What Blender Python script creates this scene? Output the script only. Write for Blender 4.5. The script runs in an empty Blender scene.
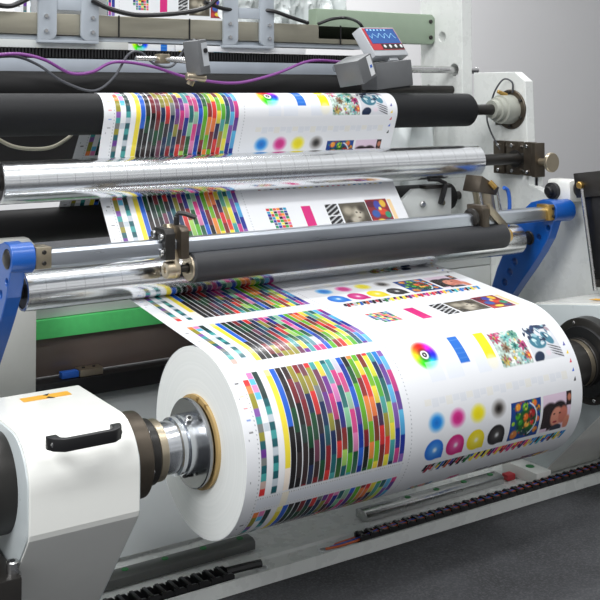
import bpy, bmesh, math, random
import numpy as np
from mathutils import Vector, Matrix
random.seed(7); rng = np.random.default_rng(7)
scene = bpy.context.scene
COL = scene.collection
PI = math.pi
FZ = 0.375            # roll axis height above the floor; everything is laid out from the roll axis and lifted at the end

# ------------------------------------------------------------------ camera model
F, PSI, PIT = 1023.0, 0.5616, -0.0419
PX, PY = 253.06, 50.88
CAM = Vector((-0.9875, -1.7708, 0.6766))
fw = Vector((math.sin(PSI)*math.cos(PIT), math.cos(PSI)*math.cos(PIT), -math.sin(PIT)))
rt = Vector((math.cos(PSI), -math.sin(PSI), 0)); up = rt.cross(fw)
def at(px, py, ax, v):
    """point of the plane axis=v seen at a photo pixel"""
    d = (px-PX)/F*rt - (py-PY)/F*up + fw
    return CAM + d*((v-CAM[ax])/d[ax])

# ------------------------------------------------------------------ helpers
def lin(c):
    return tuple((x/12.92 if x <= .04045 else ((x+.055)/1.055)**2.4) for x in c)
def rgb(r, g, b): return lin((r/255, g/255, b/255))

class MB:
    def __init__(s): s.v = []; s.f = []
    def add(s, vs, fs):
        o = len(s.v); s.v += [Vector(v) for v in vs]; s.f += [tuple(i+o for i in f) for f in fs]; return s
    def box(s, a, b, M=None):
        (x0,y0,z0),(x1,y1,z1) = a, b
        vs = [Vector(p) for p in ((x0,y0,z0),(x1,y0,z0),(x1,y1,z0),(x0,y1,z0),(x0,y0,z1),(x1,y0,z1),(x1,y1,z1),(x0,y1,z1))]
        if M: vs = [M @ v for v in vs]
        return s.add(vs, [(0,3,2,1),(4,5,6,7),(0,1,5,4),(1,2,6,5),(2,3,7,6),(3,0,4,7)])
    def lathe(s, p0, d, prof, seg=40, ref=None):
        """prof = (distance along d, radius) pairs"""
        p0 = Vector(p0); d = Vector(d).normalized()
        r = Vector(ref) if ref else (Vector((0,0,1)) if abs(d.z) < .9 else Vector((1,0,0)))
        u = (r - d*r.dot(d)).normalized(); w = d.cross(u)
        vs = []; fs = []
        for (t, R) in prof:
            for k in range(seg):
                a = 2*PI*k/seg
                vs.append(p0 + d*t + (u*math.cos(a)+w*math.sin(a))*max(R, 1e-5))
        for i in range(len(prof)-1):
            for k in range(seg):
                k2 = (k+1) % seg
                fs.append((i*seg+k, i*seg+k2, (i+1)*seg+k2, (i+1)*seg+k))
        return s.add(vs, fs)
    def cyl(s, p0, p1, r, seg=28, ch=0):
        p0 = Vector(p0); p1 = Vector(p1); L = (p1-p0).length
        pr = [(0,0),(0,r-ch),(ch,r),(L-ch,r),(L,r-ch),(L,0)] if ch else [(0,0),(0,r),(L,r),(L,0)]
        return s.lathe(p0, p1-p0, pr, seg)
    def tube(s, pts, r, seg=8):
        pts = [Vector(p) for p in pts]; vs = []; fs = []; prev = None
        for i, p in enumerate(pts):
            t = (pts[min(i+1, len(pts)-1)] - pts[max(i-1, 0)]).normalized()
            if prev is None:
                prev = t.orthogonal().normalized()
            prev = (prev - t*prev.dot(t)).normalized(); w = t.cross(prev)
            for k in range(seg):
                a = 2*PI*k/seg; vs.append(p + (prev*math.cos(a)+w*math.sin(a))*r)
        for i in range(len(pts)-1):
            for k in range(seg):
                k2 = (k+1) % seg; fs.append((i*seg+k, i*seg+k2, (i+1)*seg+k2, (i+1)*seg+k))
        fs.append(tuple(range(seg-1, -1, -1))); n = (len(pts)-1)*seg; fs.append(tuple(range(n, n+seg)))
        return s.add(vs, fs)
    def prism(s, poly, ax, a, b):
        """polygon in the two other axes, extruded along axis ax from a to b"""
        def mk(q, v):
            if ax == 0: return (v, q[0], q[1])
            if ax == 1: return (q[0], v, q[1])
            return (q[0], q[1], v)
        n = len(poly); vs = [mk(q, a) for q in poly] + [mk(q, b) for q in poly]
        fs = [tuple(range(n-1, -1, -1)), tuple(range(n, 2*n))] + [(i, (i+1) % n, n+(i+1) % n, n+i) for i in range(n)]
        return s.add(vs, fs)

def curve_pts(ctrl, n=10):
    """Catmull-Rom through control points"""
    P = [Vector(c) for c in ctrl]; P = [P[0]*2-P[1]] + P + [P[-1]*2-P[-2]]; out = []
    for i in range(1, len(P)-2):
        for k in range(n):
            t = k/n; a, b, c, d = P[i-1:i+3]
            out.append(.5*((2*b)+(c-a)*t+(2*a-5*b+4*c-d)*t*t+(3*b-a-3*c+d)*t**3))
    out.append(P[-2]); return out

def wloc(o):
    v = Vector((0,0,0))
    while o: v += o.location; o = o.parent
    return v
def link(name, me, mat, parent=None, smooth=True, ang=35):
    o = bpy.data.objects.new(name, me); COL.objects.link(o)
    if mat is not None:
        me.materials.clear()
        for m in (mat if isinstance(mat, list) else [mat]): me.materials.append(m)
    o.parent = parent
    return o
def build(name, mb, mat, parent=None, bevel=0, ang=38, smooth=True, loc=None):
    base = wloc(parent) if parent else Vector((0,0,0))
    l = Vector(loc) if loc is not None else Vector((0,0,0))
    if loc is None and parent is None:
        vs = mb.v; c = Vector((sum(v.x for v in vs), sum(v.y for v in vs), 0))/len(vs); c.z = min(v.z for v in vs); l = c
    me = bpy.data.meshes.new(name)
    me.from_pydata([v-base-l for v in mb.v], [], mb.f)
    bm = bmesh.new(); bm.from_mesh(me)
    bmesh.ops.remove_doubles(bm, verts=bm.verts, dist=2e-5)
    bmesh.ops.dissolve_degenerate(bm, dist=1e-6, edges=bm.edges)
    bmesh.ops.recalc_face_normals(bm, faces=bm.faces)
    if bevel:
        es = [e for e in bm.edges if len(e.link_faces) == 2 and e.calc_face_angle(0) > math.radians(40)]
        bmesh.ops.bevel(bm, geom=es, offset=bevel, segments=2, profile=.6, affect='EDGES', clamp_overlap=True)
    if smooth:
        for f in bm.faces: f.smooth = True
        for e in bm.edges:
            e.smooth = not (len(e.link_faces) == 2 and e.calc_face_angle(0) > math.radians(ang))
    bm.to_mesh(me); bm.free()
    o = link(name, me, mat, parent); o.location = l
    return o
def plate(name, outer, holes, ax, a, b, mat, parent, bevel=0.0015):
    """flat plate with real holes: 2D curve filled, extruded, turned into a mesh. outer = poly, holes = (u,v,r)"""
    cu = bpy.data.curves.new('tmp', 'CURVE'); cu.dimensions = '2D'; cu.fill_mode = 'BOTH'
    def sp(pts):
        s = cu.splines.new('POLY'); s.points.add(len(pts)-1)
        for i, q in enumerate(pts): s.points[i].co = (q[0], q[1], 0, 1)
        s.use_cyclic_u = True
    sp(outer)
    for (u, v, r) in holes: sp([(u+r*math.cos(2*PI*k/20), v+r*math.sin(2*PI*k/20)) for k in range(20)])
    cu.extrude = (b-a)/2; cu.bevel_depth = bevel; cu.bevel_resolution = 1; cu.offset = -bevel
    t = bpy.data.objects.new('tmp', cu); COL.objects.link(t)
    dg = bpy.context.evaluated_depsgraph_get(); dg.update()
    me = bpy.data.meshes.new_from_object(t.evaluated_get(dg))
    bpy.data.objects.remove(t); bpy.data.curves.remove(cu)
    base = wloc(parent) if parent else Vector((0,0,0)); m = (a+b)/2
    for v in me.vertices:
        x, y, z = v.co
        v.co = {0: Vector((m+z, x, y)), 1: Vector((x, m-z, y)), 2: Vector((x, y, m+z))}[ax] - base
    me.name = name
    bm = bmesh.new(); bm.from_mesh(me); bmesh.ops.remove_doubles(bm, verts=bm.verts, dist=1e-5)
    bmesh.ops.recalc_face_normals(bm, faces=bm.faces)
    for f in bm.faces: f.smooth = False
    bm.to_mesh(me); bm.free()
    return link(name, me, mat, parent)
def tag(o, label=None, cat=None, group=None, kind=None):
    if label: o['label'] = label
    if cat: o['category'] = cat
    if group: o['group'] = group
    if kind: o['kind'] = kind
    return o
def thing(name, label, cat, loc, group=None):
    o = bpy.data.objects.new(name, None); COL.objects.link(o); o.empty_display_size = .05
    o.location = Vector(loc); return tag(o, label, cat, group)

# ------------------------------------------------------------------ materials
def nodes(m): return m.node_tree.nodes, m.node_tree.links
def mat(name, col, rough=.5, metal=0, var=.04, scale=30, bump=0, bscale=200, coat=0, stretch=(1,1,1), rvar=.08, spec=.5, spots=None, **kw):
    m = bpy.data.materials.new(name); m.use_nodes = True; n, l = nodes(m); b = n['Principled BSDF']
    tc = n.new('ShaderNodeTexCoord'); mp = n.new('ShaderNodeMapping'); mp.inputs['Scale'].default_value = stretch
    l.new(tc.outputs['Object'], mp.inputs['Vector'])
    nz = n.new('ShaderNodeTexNoise'); nz.inputs['Scale'].default_value = scale; nz.inputs['Detail'].default_value = 5
    l.new(mp.outputs[0], nz.inputs['Vector'])
    cr = n.new('ShaderNodeMix'); cr.data_type = 'RGBA'
    c = Vector(col)
    cr.inputs['A'].default_value = (*[max(0, x*(1-var*2)) for x in col], 1); cr.inputs['B'].default_value = (*[min(1, x*(1+var*2)) for x in col], 1)
    l.new(nz.outputs[0], cr.inputs['Factor']); out = cr.outputs['Result']
    if spots:
        c2, sc, lo, hi = spots
        n2 = n.new('ShaderNodeTexNoise'); n2.inputs['Scale'].default_value = sc; n2.inputs['Detail'].default_value = 8; l.new(tc.outputs['Object'], n2.inputs['Vector'])
        mr = n.new('ShaderNodeMapRange'); mr.inputs[1].default_value = lo; mr.inputs[2].default_value = hi; l.new(n2.outputs[0], mr.inputs[0])
        mx = n.new('ShaderNodeMix'); mx.data_type = 'RGBA'; l.new(mr.outputs[0], mx.inputs['Factor']); l.new(out, mx.inputs['A']); mx.inputs['B'].default_value = (*c2, 1)
        out = mx.outputs['Result']
    l.new(out, b.inputs['Base Color'])
    mr = n.new('ShaderNodeMapRange'); mr.inputs[3].default_value = max(.02, rough-rvar); mr.inputs[4].default_value = min(1, rough+rvar)
    l.new(nz.outputs[0], mr.inputs[0]); l.new(mr.outputs[0], b.inputs['Roughness'])
    b.inputs['Metallic'].default_value = metal; b.inputs['Specular IOR Level'].default_value = spec
    b.inputs['Coat Weight'].default_value = coat; b.inputs['Coat Roughness'].default_value = .08
    if bump:
        bn = n.new('ShaderNodeTexNoise'); bn.inputs['Scale'].default_value = bscale; bn.inputs['Detail'].default_value = 3; l.new(mp.outputs[0], bn.inputs['Vector'])
        bu = n.new('ShaderNodeBump'); bu.inputs['Strength'].default_value = bump; bu.inputs['Distance'].default_value = .002
        l.new(bn.outputs[0], bu.inputs['Height']); l.new(bu.outputs[0], b.inputs['Normal'])
    return m
M = {}
M['white'] = mat('white_paint', rgb(226,229,226), .28, var=.015, coat=.3)
M['arm_white'] = mat('stand_white_paint', rgb(236,237,232), .22, var=.01, coat=.5)
M['arm_side_shade'] = mat('stand_side_shade', rgb(196,204,206), .3, var=.01, coat=.3)  # stand paint greyed for the side faces: their shade is put into the colour
M['offwhite'] = mat('offwhite_panel', rgb(206,210,208), .35, var=.05, scale=5, spots=(rgb(192,190,180), 3, .5, .85))
M['panel_gloss'] = mat('pale_panel_gloss', rgb(196,201,202), .18, var=.04, scale=6)
M['beige_plate'] = mat('beige_grey_plate', rgb(205,206,200), .35, var=.02)
M['black_rubber'] = mat('black_rubber', rgb(24,25,27), .6, spec=.3, var=.1, scale=60, bump=.12, bscale=900)
M['black_matte'] = mat('matte_black', rgb(17,17,18), .6, var=.1, spec=.25)
M['dark_rubber'] = mat('dark_grey_rubber', rgb(46,47,50), .5, var=.12, scale=20, stretch=(3,1,1), bump=.1, bscale=900)
M['black'] = mat('black_plastic', rgb(22,22,24), .4, var=.1)
M['black_metal'] = mat('blackened_steel', rgb(48,46,44), .35, metal=.4, var=.1)
M['rail_grey'] = mat('dark_rail_steel', rgb(104,106,104), .4, metal=.5, var=.06)
M['brown_steel'] = mat('bronzed_steel', rgb(92,84,74), .38, metal=.75, var=.1)
M['blue'] = mat('blue_enamel', rgb(18,84,168), .32, var=.03, coat=.3)
M['steel'] = mat('steel', rgb(196,196,196), .25, metal=1, var=.05, scale=80)
M['alu'] = mat('extruded_aluminium', rgb(176,172,156), .42, metal=.85, var=.06, scale=20, stretch=(.3,4,4))
M['satin_steel'] = mat('satin_steel', rgb(206,212,220), .3, metal=1, var=.05, scale=14, stretch=(.4,6,6))
M['nickel'] = mat('warm_nickel', rgb(186,174,152), .32, metal=.9, var=.06)
M['brass'] = mat('brass', rgb(196,160,92), .3, metal=.9, var=.08)
M['core'] = mat('cardboard_core', rgb(184,156,104), .6, var=.08, spots=(rgb(120,90,40), 60, .62, .7))
M['bracket_grey'] = mat('bracket_grey_paint', rgb(170,178,186), .4, var=.03)
M['sage'] = mat('sage_green_paint', rgb(143,160,140), .45, var=.03)
M['device_grey'] = mat('device_grey', rgb(112,114,116), .42, metal=.3, var=.05, bump=.15, bscale=500)
M['device_light'] = mat('device_light_grey', rgb(182,186,190), .4, var=.03)
M['green'] = mat('green_felt', rgb(92,216,122), .75, var=.05, scale=60)
M['brown_acrylic'] = mat('smoked_acrylic', rgb(112,100,94), .12, var=.15, scale=3, spots=(rgb(140,118,108), 2.2, .5, .62))
M['purple'] = mat('purple_cable', rgb(124,62,136), .4)
M['cable_black'] = mat('cable_black', rgb(26,26,28), .4)
M['cable_grey'] = mat('cable_grey', rgb(74,76,82), .45)
M['cable_cream'] = mat('cable_cream', rgb(200,196,176), .45)
M['cable_orange'] = mat('cable_orange', rgb(196,92,44), .45)
M['cable_blue'] = mat('cable_blue', rgb(40,96,190), .45)
M['tape'] = mat('ochre_tape', rgb(214,160,52), .5)
M['label_white'] = mat('label_white', rgb(226,228,230), .5)
M['sticker_green'] = mat('sticker_green', rgb(36,120,60), .5)
M['yellow'] = mat('yellow_label', rgb(214,210,70), .5)
M['red'] = mat('red_print', rgb(186,52,60), .5)
M['groove'] = mat('black_corrugated', rgb(20,20,22), .5, var=.1)
M['wall'] = mat('wall_grey', rgb(190,190,191), .9, var=.01, scale=2)
M['carpet'] = mat('carpet_grey', rgb(60,61,64), .95, var=.3, scale=9, bump=.8, bscale=420, spots=(rgb(86,87,90), 220, .45, .75))
M['guide_metal'] = mat('bright_sheet_metal', rgb(176,184,194), .35, metal=.35, var=.12, scale=6, stretch=(1,.2,.2))
M['ceramic'] = mat('bearing_ivory', rgb(172,174,164), .35, metal=.2, var=.05)

def chrome(name, col, rough, ring, lx):
    """polished roller: fine machined rings round it and engraved straight lines along it"""
    m = bpy.data.materials.new(name); m.use_nodes = True; n, l = nodes(m); b = n['Principled BSDF']
    b.inputs['Metallic'].default_value = 1
    tc = n.new('ShaderNodeTexCoord'); sx = n.new('ShaderNodeSeparateXYZ'); l.new(tc.outputs['Object'], sx.inputs[0])
    def M_(op, a, c=None):
        q = n.new('ShaderNodeMath'); q.operation = op
        for i, z in enumerate((a, c)):
            if z is None: continue
            if isinstance(z, (int, float)): q.inputs[i].default_value = z
            else: l.new(z, q.inputs[i])
        return q.outputs[0]
    fx = M_('FRACT', M_('DIVIDE', sx.outputs['X'], ring)); lx1 = M_('LESS_THAN', fx, .03)
    ang = M_('ARCTAN2', sx.outputs['Y'], sx.outputs['Z'])
    fa = M_('FRACT', M_('DIVIDE', ang, 2*PI/lx)); la = M_('LESS_THAN', fa, .03)
    ln = M_('MAXIMUM', lx1, la)
    cb = n.new('ShaderNodeCombineXYZ'); l.new(M_('MULTIPLY', sx.outputs['X'], 160), cb.inputs[0]); l.new(M_('MULTIPLY', ang, .6), cb.inputs[1])
    nz = n.new('ShaderNodeTexNoise'); nz.inputs['Scale'].default_value = 1; nz.inputs['Detail'].default_value = 3; l.new(cb.outputs[0], nz.inputs['Vector'])
    mx = n.new('ShaderNodeMix'); mx.data_type = 'RGBA'; l.new(M_('MULTIPLY', ln, .36), mx.inputs['Factor'])
    mx.inputs['A'].default_value = (*col, 1); mx.inputs['B'].default_value = (*[c*.35 for c in col], 1); l.new(mx.outputs['Result'], b.inputs['Base Color'])
    mr = n.new('ShaderNodeMapRange'); mr.inputs[3].default_value = rough*.6; mr.inputs[4].default_value = rough*1.5; l.new(nz.outputs[0], mr.inputs[0]); l.new(mr.outputs[0], b.inputs['Roughness'])
    bu = n.new('ShaderNodeBump'); bu.inputs['Strength'].default_value = .02; bu.inputs['Distance'].default_value = .001
    l.new(nz.outputs[0], bu.inputs['Height']); l.new(bu.outputs[0], b.inputs['Normal'])
    return m
M['chrome'] = chrome('polished_roller', rgb(236,238,240), .2, .043, 9)
M['hub_dark'] = mat('dark_machined_steel', rgb(150,152,154), .24, metal=1, var=.05)
M['hub_chrome'] = chrome('machined_hub', rgb(205,208,212), .2, 10, 1)

def printed(name, rough=.24):
    m = bpy.data.materials.new(name); m.use_nodes = True; n, l = nodes(m); b = n['Principled BSDF']
    a = n.new('ShaderNodeAttribute'); a.attribute_name = 'ink'; l.new(a.outputs['Color'], b.inputs['Base Color'])
    b.inputs['Roughness'].default_value = rough; b.inputs['Specular IOR Level'].default_value = .5
    tc = n.new('ShaderNodeTexCoord'); nz = n.new('ShaderNodeTexNoise'); nz.inputs['Scale'].default_value = 5
    mp = n.new('ShaderNodeMapping'); mp.inputs['Scale'].default_value = (3,.6,.6); l.new(tc.outputs['Object'], mp.inputs[0]); l.new(mp.outputs[0], nz.inputs['Vector'])
    bu = n.new('ShaderNodeBump'); bu.inputs['Strength'].default_value = .12; bu.inputs['Distance'].default_value = .01; l.new(nz.outputs[0], bu.inputs['Height']); l.new(bu.outputs[0], b.inputs['Normal'])
    return m
M['print'] = printed('printed_film')
def side_mat():
    m = bpy.data.materials.new('wound_edges'); m.use_nodes = True; n, l = nodes(m); b = n['Principled BSDF']
    tc = n.new('ShaderNodeTexCoord'); sx = n.new('ShaderNodeSeparateXYZ'); l.new(tc.outputs['Object'], sx.inputs[0])
    cb = n.new('ShaderNodeCombineXYZ'); l.new(sx.outputs['Y'], cb.inputs[0]); l.new(sx.outputs['Z'], cb.inputs[1])
    ln = n.new('ShaderNodeVectorMath'); ln.operation = 'LENGTH'; l.new(cb.outputs[0], ln.inputs[0])
    c2 = n.new('ShaderNodeCombineXYZ'); ml = n.new('ShaderNodeMath'); ml.operation = 'MULTIPLY'; ml.inputs[1].default_value = 160; l.new(ln.outputs['Value'], ml.inputs[0]); l.new(ml.outputs[0], c2.inputs[0])
    nz = n.new('ShaderNodeTexNoise'); nz.inputs['Scale'].default_value = 1; nz.inputs['Detail'].default_value = 6; l.new(c2.outputs[0], nz.inputs['Vector'])
    mx = n.new('ShaderNodeMix'); mx.data_type = 'RGBA'; l.new(nz.outputs[0], mx.inputs['Factor'])
    mx.inputs['A'].default_value = (*rgb(224,228,226), 1); mx.inputs['B'].default_value = (*rgb(248,250,248), 1); l.new(mx.outputs['Result'], b.inputs['Base Color'])
    b.inputs['Roughness'].default_value = .38
    bu = n.new('ShaderNodeBump'); bu.inputs['Strength'].default_value = .1; bu.inputs['Distance'].default_value = .001; l.new(nz.outputs[0], bu.inputs['Height']); l.new(bu.outputs[0], b.inputs['Normal'])
    return m
M['side'] = side_mat()

# ------------------------------------------------------------------ the printed page (ink colours on a fine grid)
L = .8954; P = .487
DX = L/820; NS = 430; DS = P/NS; NX = 821
Xg, Sg = np.meshgrid(np.arange(NX)*DX, (np.arange(NS)+.5)*DS)
ink = np.ones((NS, NX, 3))*np.array([.915,.922,.935])
def C(r, g, b): return np.array([r, g, b])/255
def smooth_noise(shape, cells, seed):
    r = np.random.default_rng(seed); g = r.random((cells[0]+2, cells[1]+2))
    y = np.linspace(0, cells[0], shape[0]); x = np.linspace(0, cells[1], shape[1])
    yi = y.astype(int); xi = x.astype(int); fy = (y-yi)[:, None]; fx = (x-xi)[None, :]
    fy = fy*fy*(3-2*fy); fx = fx*fx*(3-2*fx)
    a = g[yi][:, xi]; b = g[yi][:, xi+1]; c = g[yi+1][:, xi]; d = g[yi+1][:, xi+1]
    return (a*(1-fx)+b*fx)*(1-fy)+(c*(1-fx)+d*fx)*fy
def rect(x0, x1, s0, s1, c, a=1.):
    m = (Xg >= x0) & (Xg < x1) & (Sg >= s0) & (Sg < s1); ink[m] = ink[m]*(1-a)+np.array(c)*a
def blob(x, s, rx, rs, c, a=1., soft=.15, rot=0, clip=None):
    dx = Xg-x; ds = Sg-s; ca, sa = math.cos(rot), math.sin(rot)
    u = (dx*ca+ds*sa)/rx; v = (-dx*sa+ds*ca)/rs
    d = np.sqrt(u*u+v*v); w = np.clip((1-d)/soft, 0, 1)*a
    if clip: w = w*((Xg >= clip[0]) & (Xg < clip[1]) & (Sg >= clip[2]) & (Sg < clip[3]))
    ink[:] = ink*(1-w[..., None])+np.array(c)*w[..., None]
PAL = dict(w=C(243,244,246), k=C(28,26,28), K=C(52,44,44), d=C(40,62,58), g=C(120,124,122), G=C(96,172,40), t=C(30,92,100), T=C(70,160,158), b=C(36,96,200),
  B=C(24,48,142), c=C(92,186,226), C=C(40,130,206), r=C(214,52,52), R=C(128,36,44), o=C(240,132,66), y=C(242,222,66), Y=C(250,240,150), O=C(150,144,52), m=C(206,62,128),
  p=C(228,130,182), v=C(104,54,140), V=C(136,92,170), e=C(196,170,160), n=C(24,78,48), N=C(30,44,84), s=C(140,200,160), l=C(196,206,214), u=C(110,60,80), z=C(250,236,220), h=C(170,210,96))
cols = ["wroOOVTgOtvgtTer", "pcpcwwwlwwwwwwww", "ddddtTltTtltTtlt", "wwwwwwwwwwwwwwww", "Yyyyyyyyyyyyyzzz", "bbbbbbbbkkkkkkkk"]
runs = ["KkKnk", "KRkdK", "OuRnkN", "RONnuK", "uOrKNn", "rOgNtR", "TuvONt", "yvmKrn", "tTpBRh", "TmtsnG", "lmsmpn", "bBbvB", "knGGR", "oGRoG", "GyroR", "RGyNr",
        "ryGTO", "TNthy", "YroyT", "uTuts", "bBBuC", "YrmoB", "BclBV", "mpYrm"]
tail = [("mBtlBr", .2), ("cVvCmB", .55)]
NCOL = 26; x0c, x1c = .0313, .3735
def pagecols(s0, s1, roll, rows, hh):
    w = (x1c-x0c)/NCOL
    for i in range(NCOL):
        xa = x0c+i*w
        if i < 6:
            q = cols[i]
            for k in range(rows):
                rect(xa, xa+w*.88, s0+k*(s1-s0)/rows, s0+(k+1)*(s1-s0)/rows, PAL[q[(k+(roll if i < 3 else 0)) % 16]])
            continue
        q = runs[i-6] if i-6 < len(runs) else 'BcVmb'
        if i >= 24: q = ('CvcVBm', 'VcmvcB')[i-24]
        ph = (i*.5+(i//2)*.27) % 1; a = s0; k = 0
        b = s0+hh*(1-ph*.85)
        while a < s1:
            cA = PAL[q[(k+roll) % len(q)]]; b = min(b, s1)
            m = (Xg >= xa) & (Xg < xa+w*.91) & (Sg >= a) & (Sg < b)
            t = ((Sg-a)/hh)[m][:, None]; nx_ = PAL[q[(k+roll+1) % len(q)]]
            ink[m] = cA*(1-.22*t)+nx_*.22*t
            a = b; b = a+hh*(.8+.4*((i*7+k*3) % 5)/4); k += 1
pagecols(.216, .448, 0, 16, .040)
pagecols(.000, .190, 2, 13, .037)
ink *= 1.0
# registration ticks along the margins and gaps
for k in range(0, 60):
    s = k*P/60
    for x in (.0255, .388):
        rect(x, x+.0022, s, s+.0022, C(70,74,84), .55)
for k in range(0, 66):
    x = .03+k*.0053
    for s in (.195, .208, .4535, .480):
        rect(x, x+.002, s, s+.0016, C(84,88,96), .5)
for s, c in ((.235, PAL['k']), (.262, PAL['y']), (.284, PAL['r']), (.306, PAL['b']), (.327, PAL['k']), (.03, PAL['k']), (.08, PAL['k']), (.13, PAL['k'])):
    rect(.012, .020, s, s+.0024, c, .7)
for k in range(6):
    rect(.008, .0105, .04+k*.075, .043+k*.075, C(60,60,66), .5)
rect(.03, .375, .198, .206, C(214,220,232), .5); rect(.03, .375, .456, .478, C(216,222,232), .5)
rect(.085, .1, .452, .487, C(250,240,214), .8)
# colour wheel
xw, sw = .473, .245
dx = Xg-xw; ds = Sg-sw; rr = np.hypot(dx, ds); hue = ((np.arctan2(dx, ds)/(2*PI)+.5) % 1)**1.3
def hsv(h, s, v):
    i = (h*6)[..., None]; k = (np.array([5,3,1])+i) % 6; return (v[..., None]*(1-s[..., None]*np.clip(np.minimum(k, 4-k), 0, 1)))
wc = hsv(hue, np.clip(1.5-rr/.034*.5, 0, 1)*np.ones_like(rr), np.clip(rr/.021, 0, 1))
al = np.clip((.035-rr)/.010, 0, 1)[..., None]; ink[:] = ink*(1-al)+wc*al
blob(xw, sw, .0105, .0105, C(244,244,246), 1, .1); blob(xw, sw, .0065, .0065, C(20,20,22), 1, .1); blob(xw, sw, .0022, .0022, C(240,240,240))
for x, w in ((.462,.04), (.51,.045), (.598,.036)): rect(x, x+w, .262, .305, C(222,228,238), .6)
rect(.556, .584, .213, .278, C(28,108,204))
for k in range(5): rect(.556, .584, .222+k*.011, .2228+k*.011, C(120,170,224), .6)
rect(.632, .660, .215, .279, C(248,220,20)); blob(.645, .285, .02, .02, C(240,236,210), .6, .4)
# flower picture
fx0, fx1, fs0, fs1 = .669, .762, .222, .305
cl = (fx0, fx1, fs0, fs1)
rect(*cl, C(186,206,196))
for (x, s, r, c, c2) in ((.682,.235,.017,C(214,60,110),C(240,190,70)), (.70,.262,.014,C(150,120,90),C(90,60,40)), (.715,.238,.015,C(120,196,190),C(60,120,120)), (.74,.233,.014,C(96,176,150),C(30,90,90)),
   (.752,.262,.016,C(196,60,130),C(120,30,70)), (.728,.262,.012,C(60,150,140),C(20,80,70)), (.712,.288,.018,C(236,240,236),C(220,200,40)), (.742,.292,.014,C(150,200,204),C(60,120,140)), (.683,.29,.013,C(190,170,90),C(120,90,30)), (.756,.287,.012,C(206,84,60),C(240,180,60)), (.698,.22,.012,C(230,120,160),C(200,60,60))):
    for k in range(8):
        a = k*PI/4+s*50; blob(x+r*.55*math.cos(a), s+r*.55*math.sin(a), r*.5, r*.22, c*(.75+.3*rng.random()), .95, .3, rot=a, clip=cl)
    blob(x, s, r*.28, r*.28, c2, 1, .3, clip=cl)
nzp = smooth_noise(Xg.shape, (120, 200), 3); mk = (Xg >= fx0) & (Xg < fx1) & (Sg >= fs0) & (Sg < fs1); ink[mk] *= (.72+.5*nzp[mk])[:, None]
# picture of tools and machine parts
tx0, tx1 = .768, .860; cl = (tx0, tx1, fs0, fs1)
rect(tx0, tx1, fs0, fs1, C(214,216,222)); rect(tx0-.014, tx0+.012, fs0-.004, fs0+.03, PAL['w'])
for (x, s, a_, b_, r_, c) in ((.792,.232,.016,.008,.6,C(20,34,66)), (.806,.228,.014,.006,-.8,C(30,56,96)), (.83,.226,.02,.006,.2,C(24,40,74)), (.80,.262,.026,.017,.1,C(60,120,140)), (.835,.256,.02,.012,.9,C(70,126,146)),
   (.792,.258,.008,.005,.5,C(200,224,226)), (.812,.266,.007,.004,-.5,C(190,214,220)), (.835,.25,.007,.004,.5,C(210,226,226)), (.785,.296,.018,.012,-.4,C(26,42,70)), (.775,.235,.004,.012,.5,C(20,34,66)), (.848,.238,.008,.01,.3,C(160,140,150))):
    blob(x, s, a_, b_, c, 1, .12, rot=r_, clip=(tx0-.012, tx1, fs0-.003, fs1))
for k in range(4): blob(.842+.002*k, .278+.007*k, .024, .0016, C(44,44,50), 1, .3, rot=.35, clip=cl)
blob(.817,.29,.01,.008, C(226,210,220), .8, .4, clip=cl)
for k in range(26):
    x = tx0+.004+rng.random()*(tx1-tx0-.01); q = fs0+rng.random()*.045
    blob(x, q, .003+rng.random()*.007, .002+rng.random()*.004, [C(22,36,66), C(70,124,146), C(226,230,234), C(34,60,90), C(150,190,200)][k % 5], .95, .25, rot=rng.random()*3, clip=(tx0, tx1, fs0, fs1))
for k in range(40):
    x = fx0+rng.random()*(fx1-fx0); q = fs0+rng.random()*(fs1-fs0)
    blob(x, q, .002+rng.random()*.005, .002+rng.random()*.004, [C(30,96,90), C(236,238,226), C(200,60,120), C(120,200,180), C(96,70,40), C(240,190,80)][k % 6], .7, .5, rot=rng.random()*3, clip=(fx0, fx1, fs0, fs1))
# five little register triangles on the right margin
for k, c in enumerate((C(50,50,150), C(240,210,40), C(210,40,70), C(30,90,200), C(30,30,34))):
    s = .272+k*.0198; m = (Sg > s) & (Sg < s+.0085) & (Xg > .877-(Sg-s)*.9) & (Xg < .877); m = m & (Xg > .866); ink[m] = c
# faint show-through strip
for k in range(22): rect(.43+k*.0193, .447+k*.0193, .335, .348+.004*(k % 2), C(206,212,222) if k % 3 else C(228,222,200), .35)
# dots and drops
for x, c, c2 in ((.456, C(40,144,226), C(20,96,190)), (.514, C(214,60,146), C(190,30,110)), (.572, C(240,226,40), C(230,214,20)), (.632, C(60,52,44), C(22,20,20))):
    blob(x, .383, .0245, .0225, c, 1, .55 if x < .6 else .95); blob(x, .383, .014, .013, c2, .7, .9)
    d = C(34,110,206) if x < .5 else C(196,36,116) if x < .55 else C(228,208,30) if x < .6 else C(38,36,38)
    blob(x-.002, .441, .0255, .0245, d, 1, .06); m = (Xg > x) & (Xg < x+.0235) & (Sg > .441) & (Sg < .4635); ink[m] = d
    blob(x-.001, .441, .022, .021, c*.6+C(255,255,255)*.4 if x < .6 else C(110,108,104), .7, .95); blob(x, .441, .008, .008, C(244,246,248), .85, .8)
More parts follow.
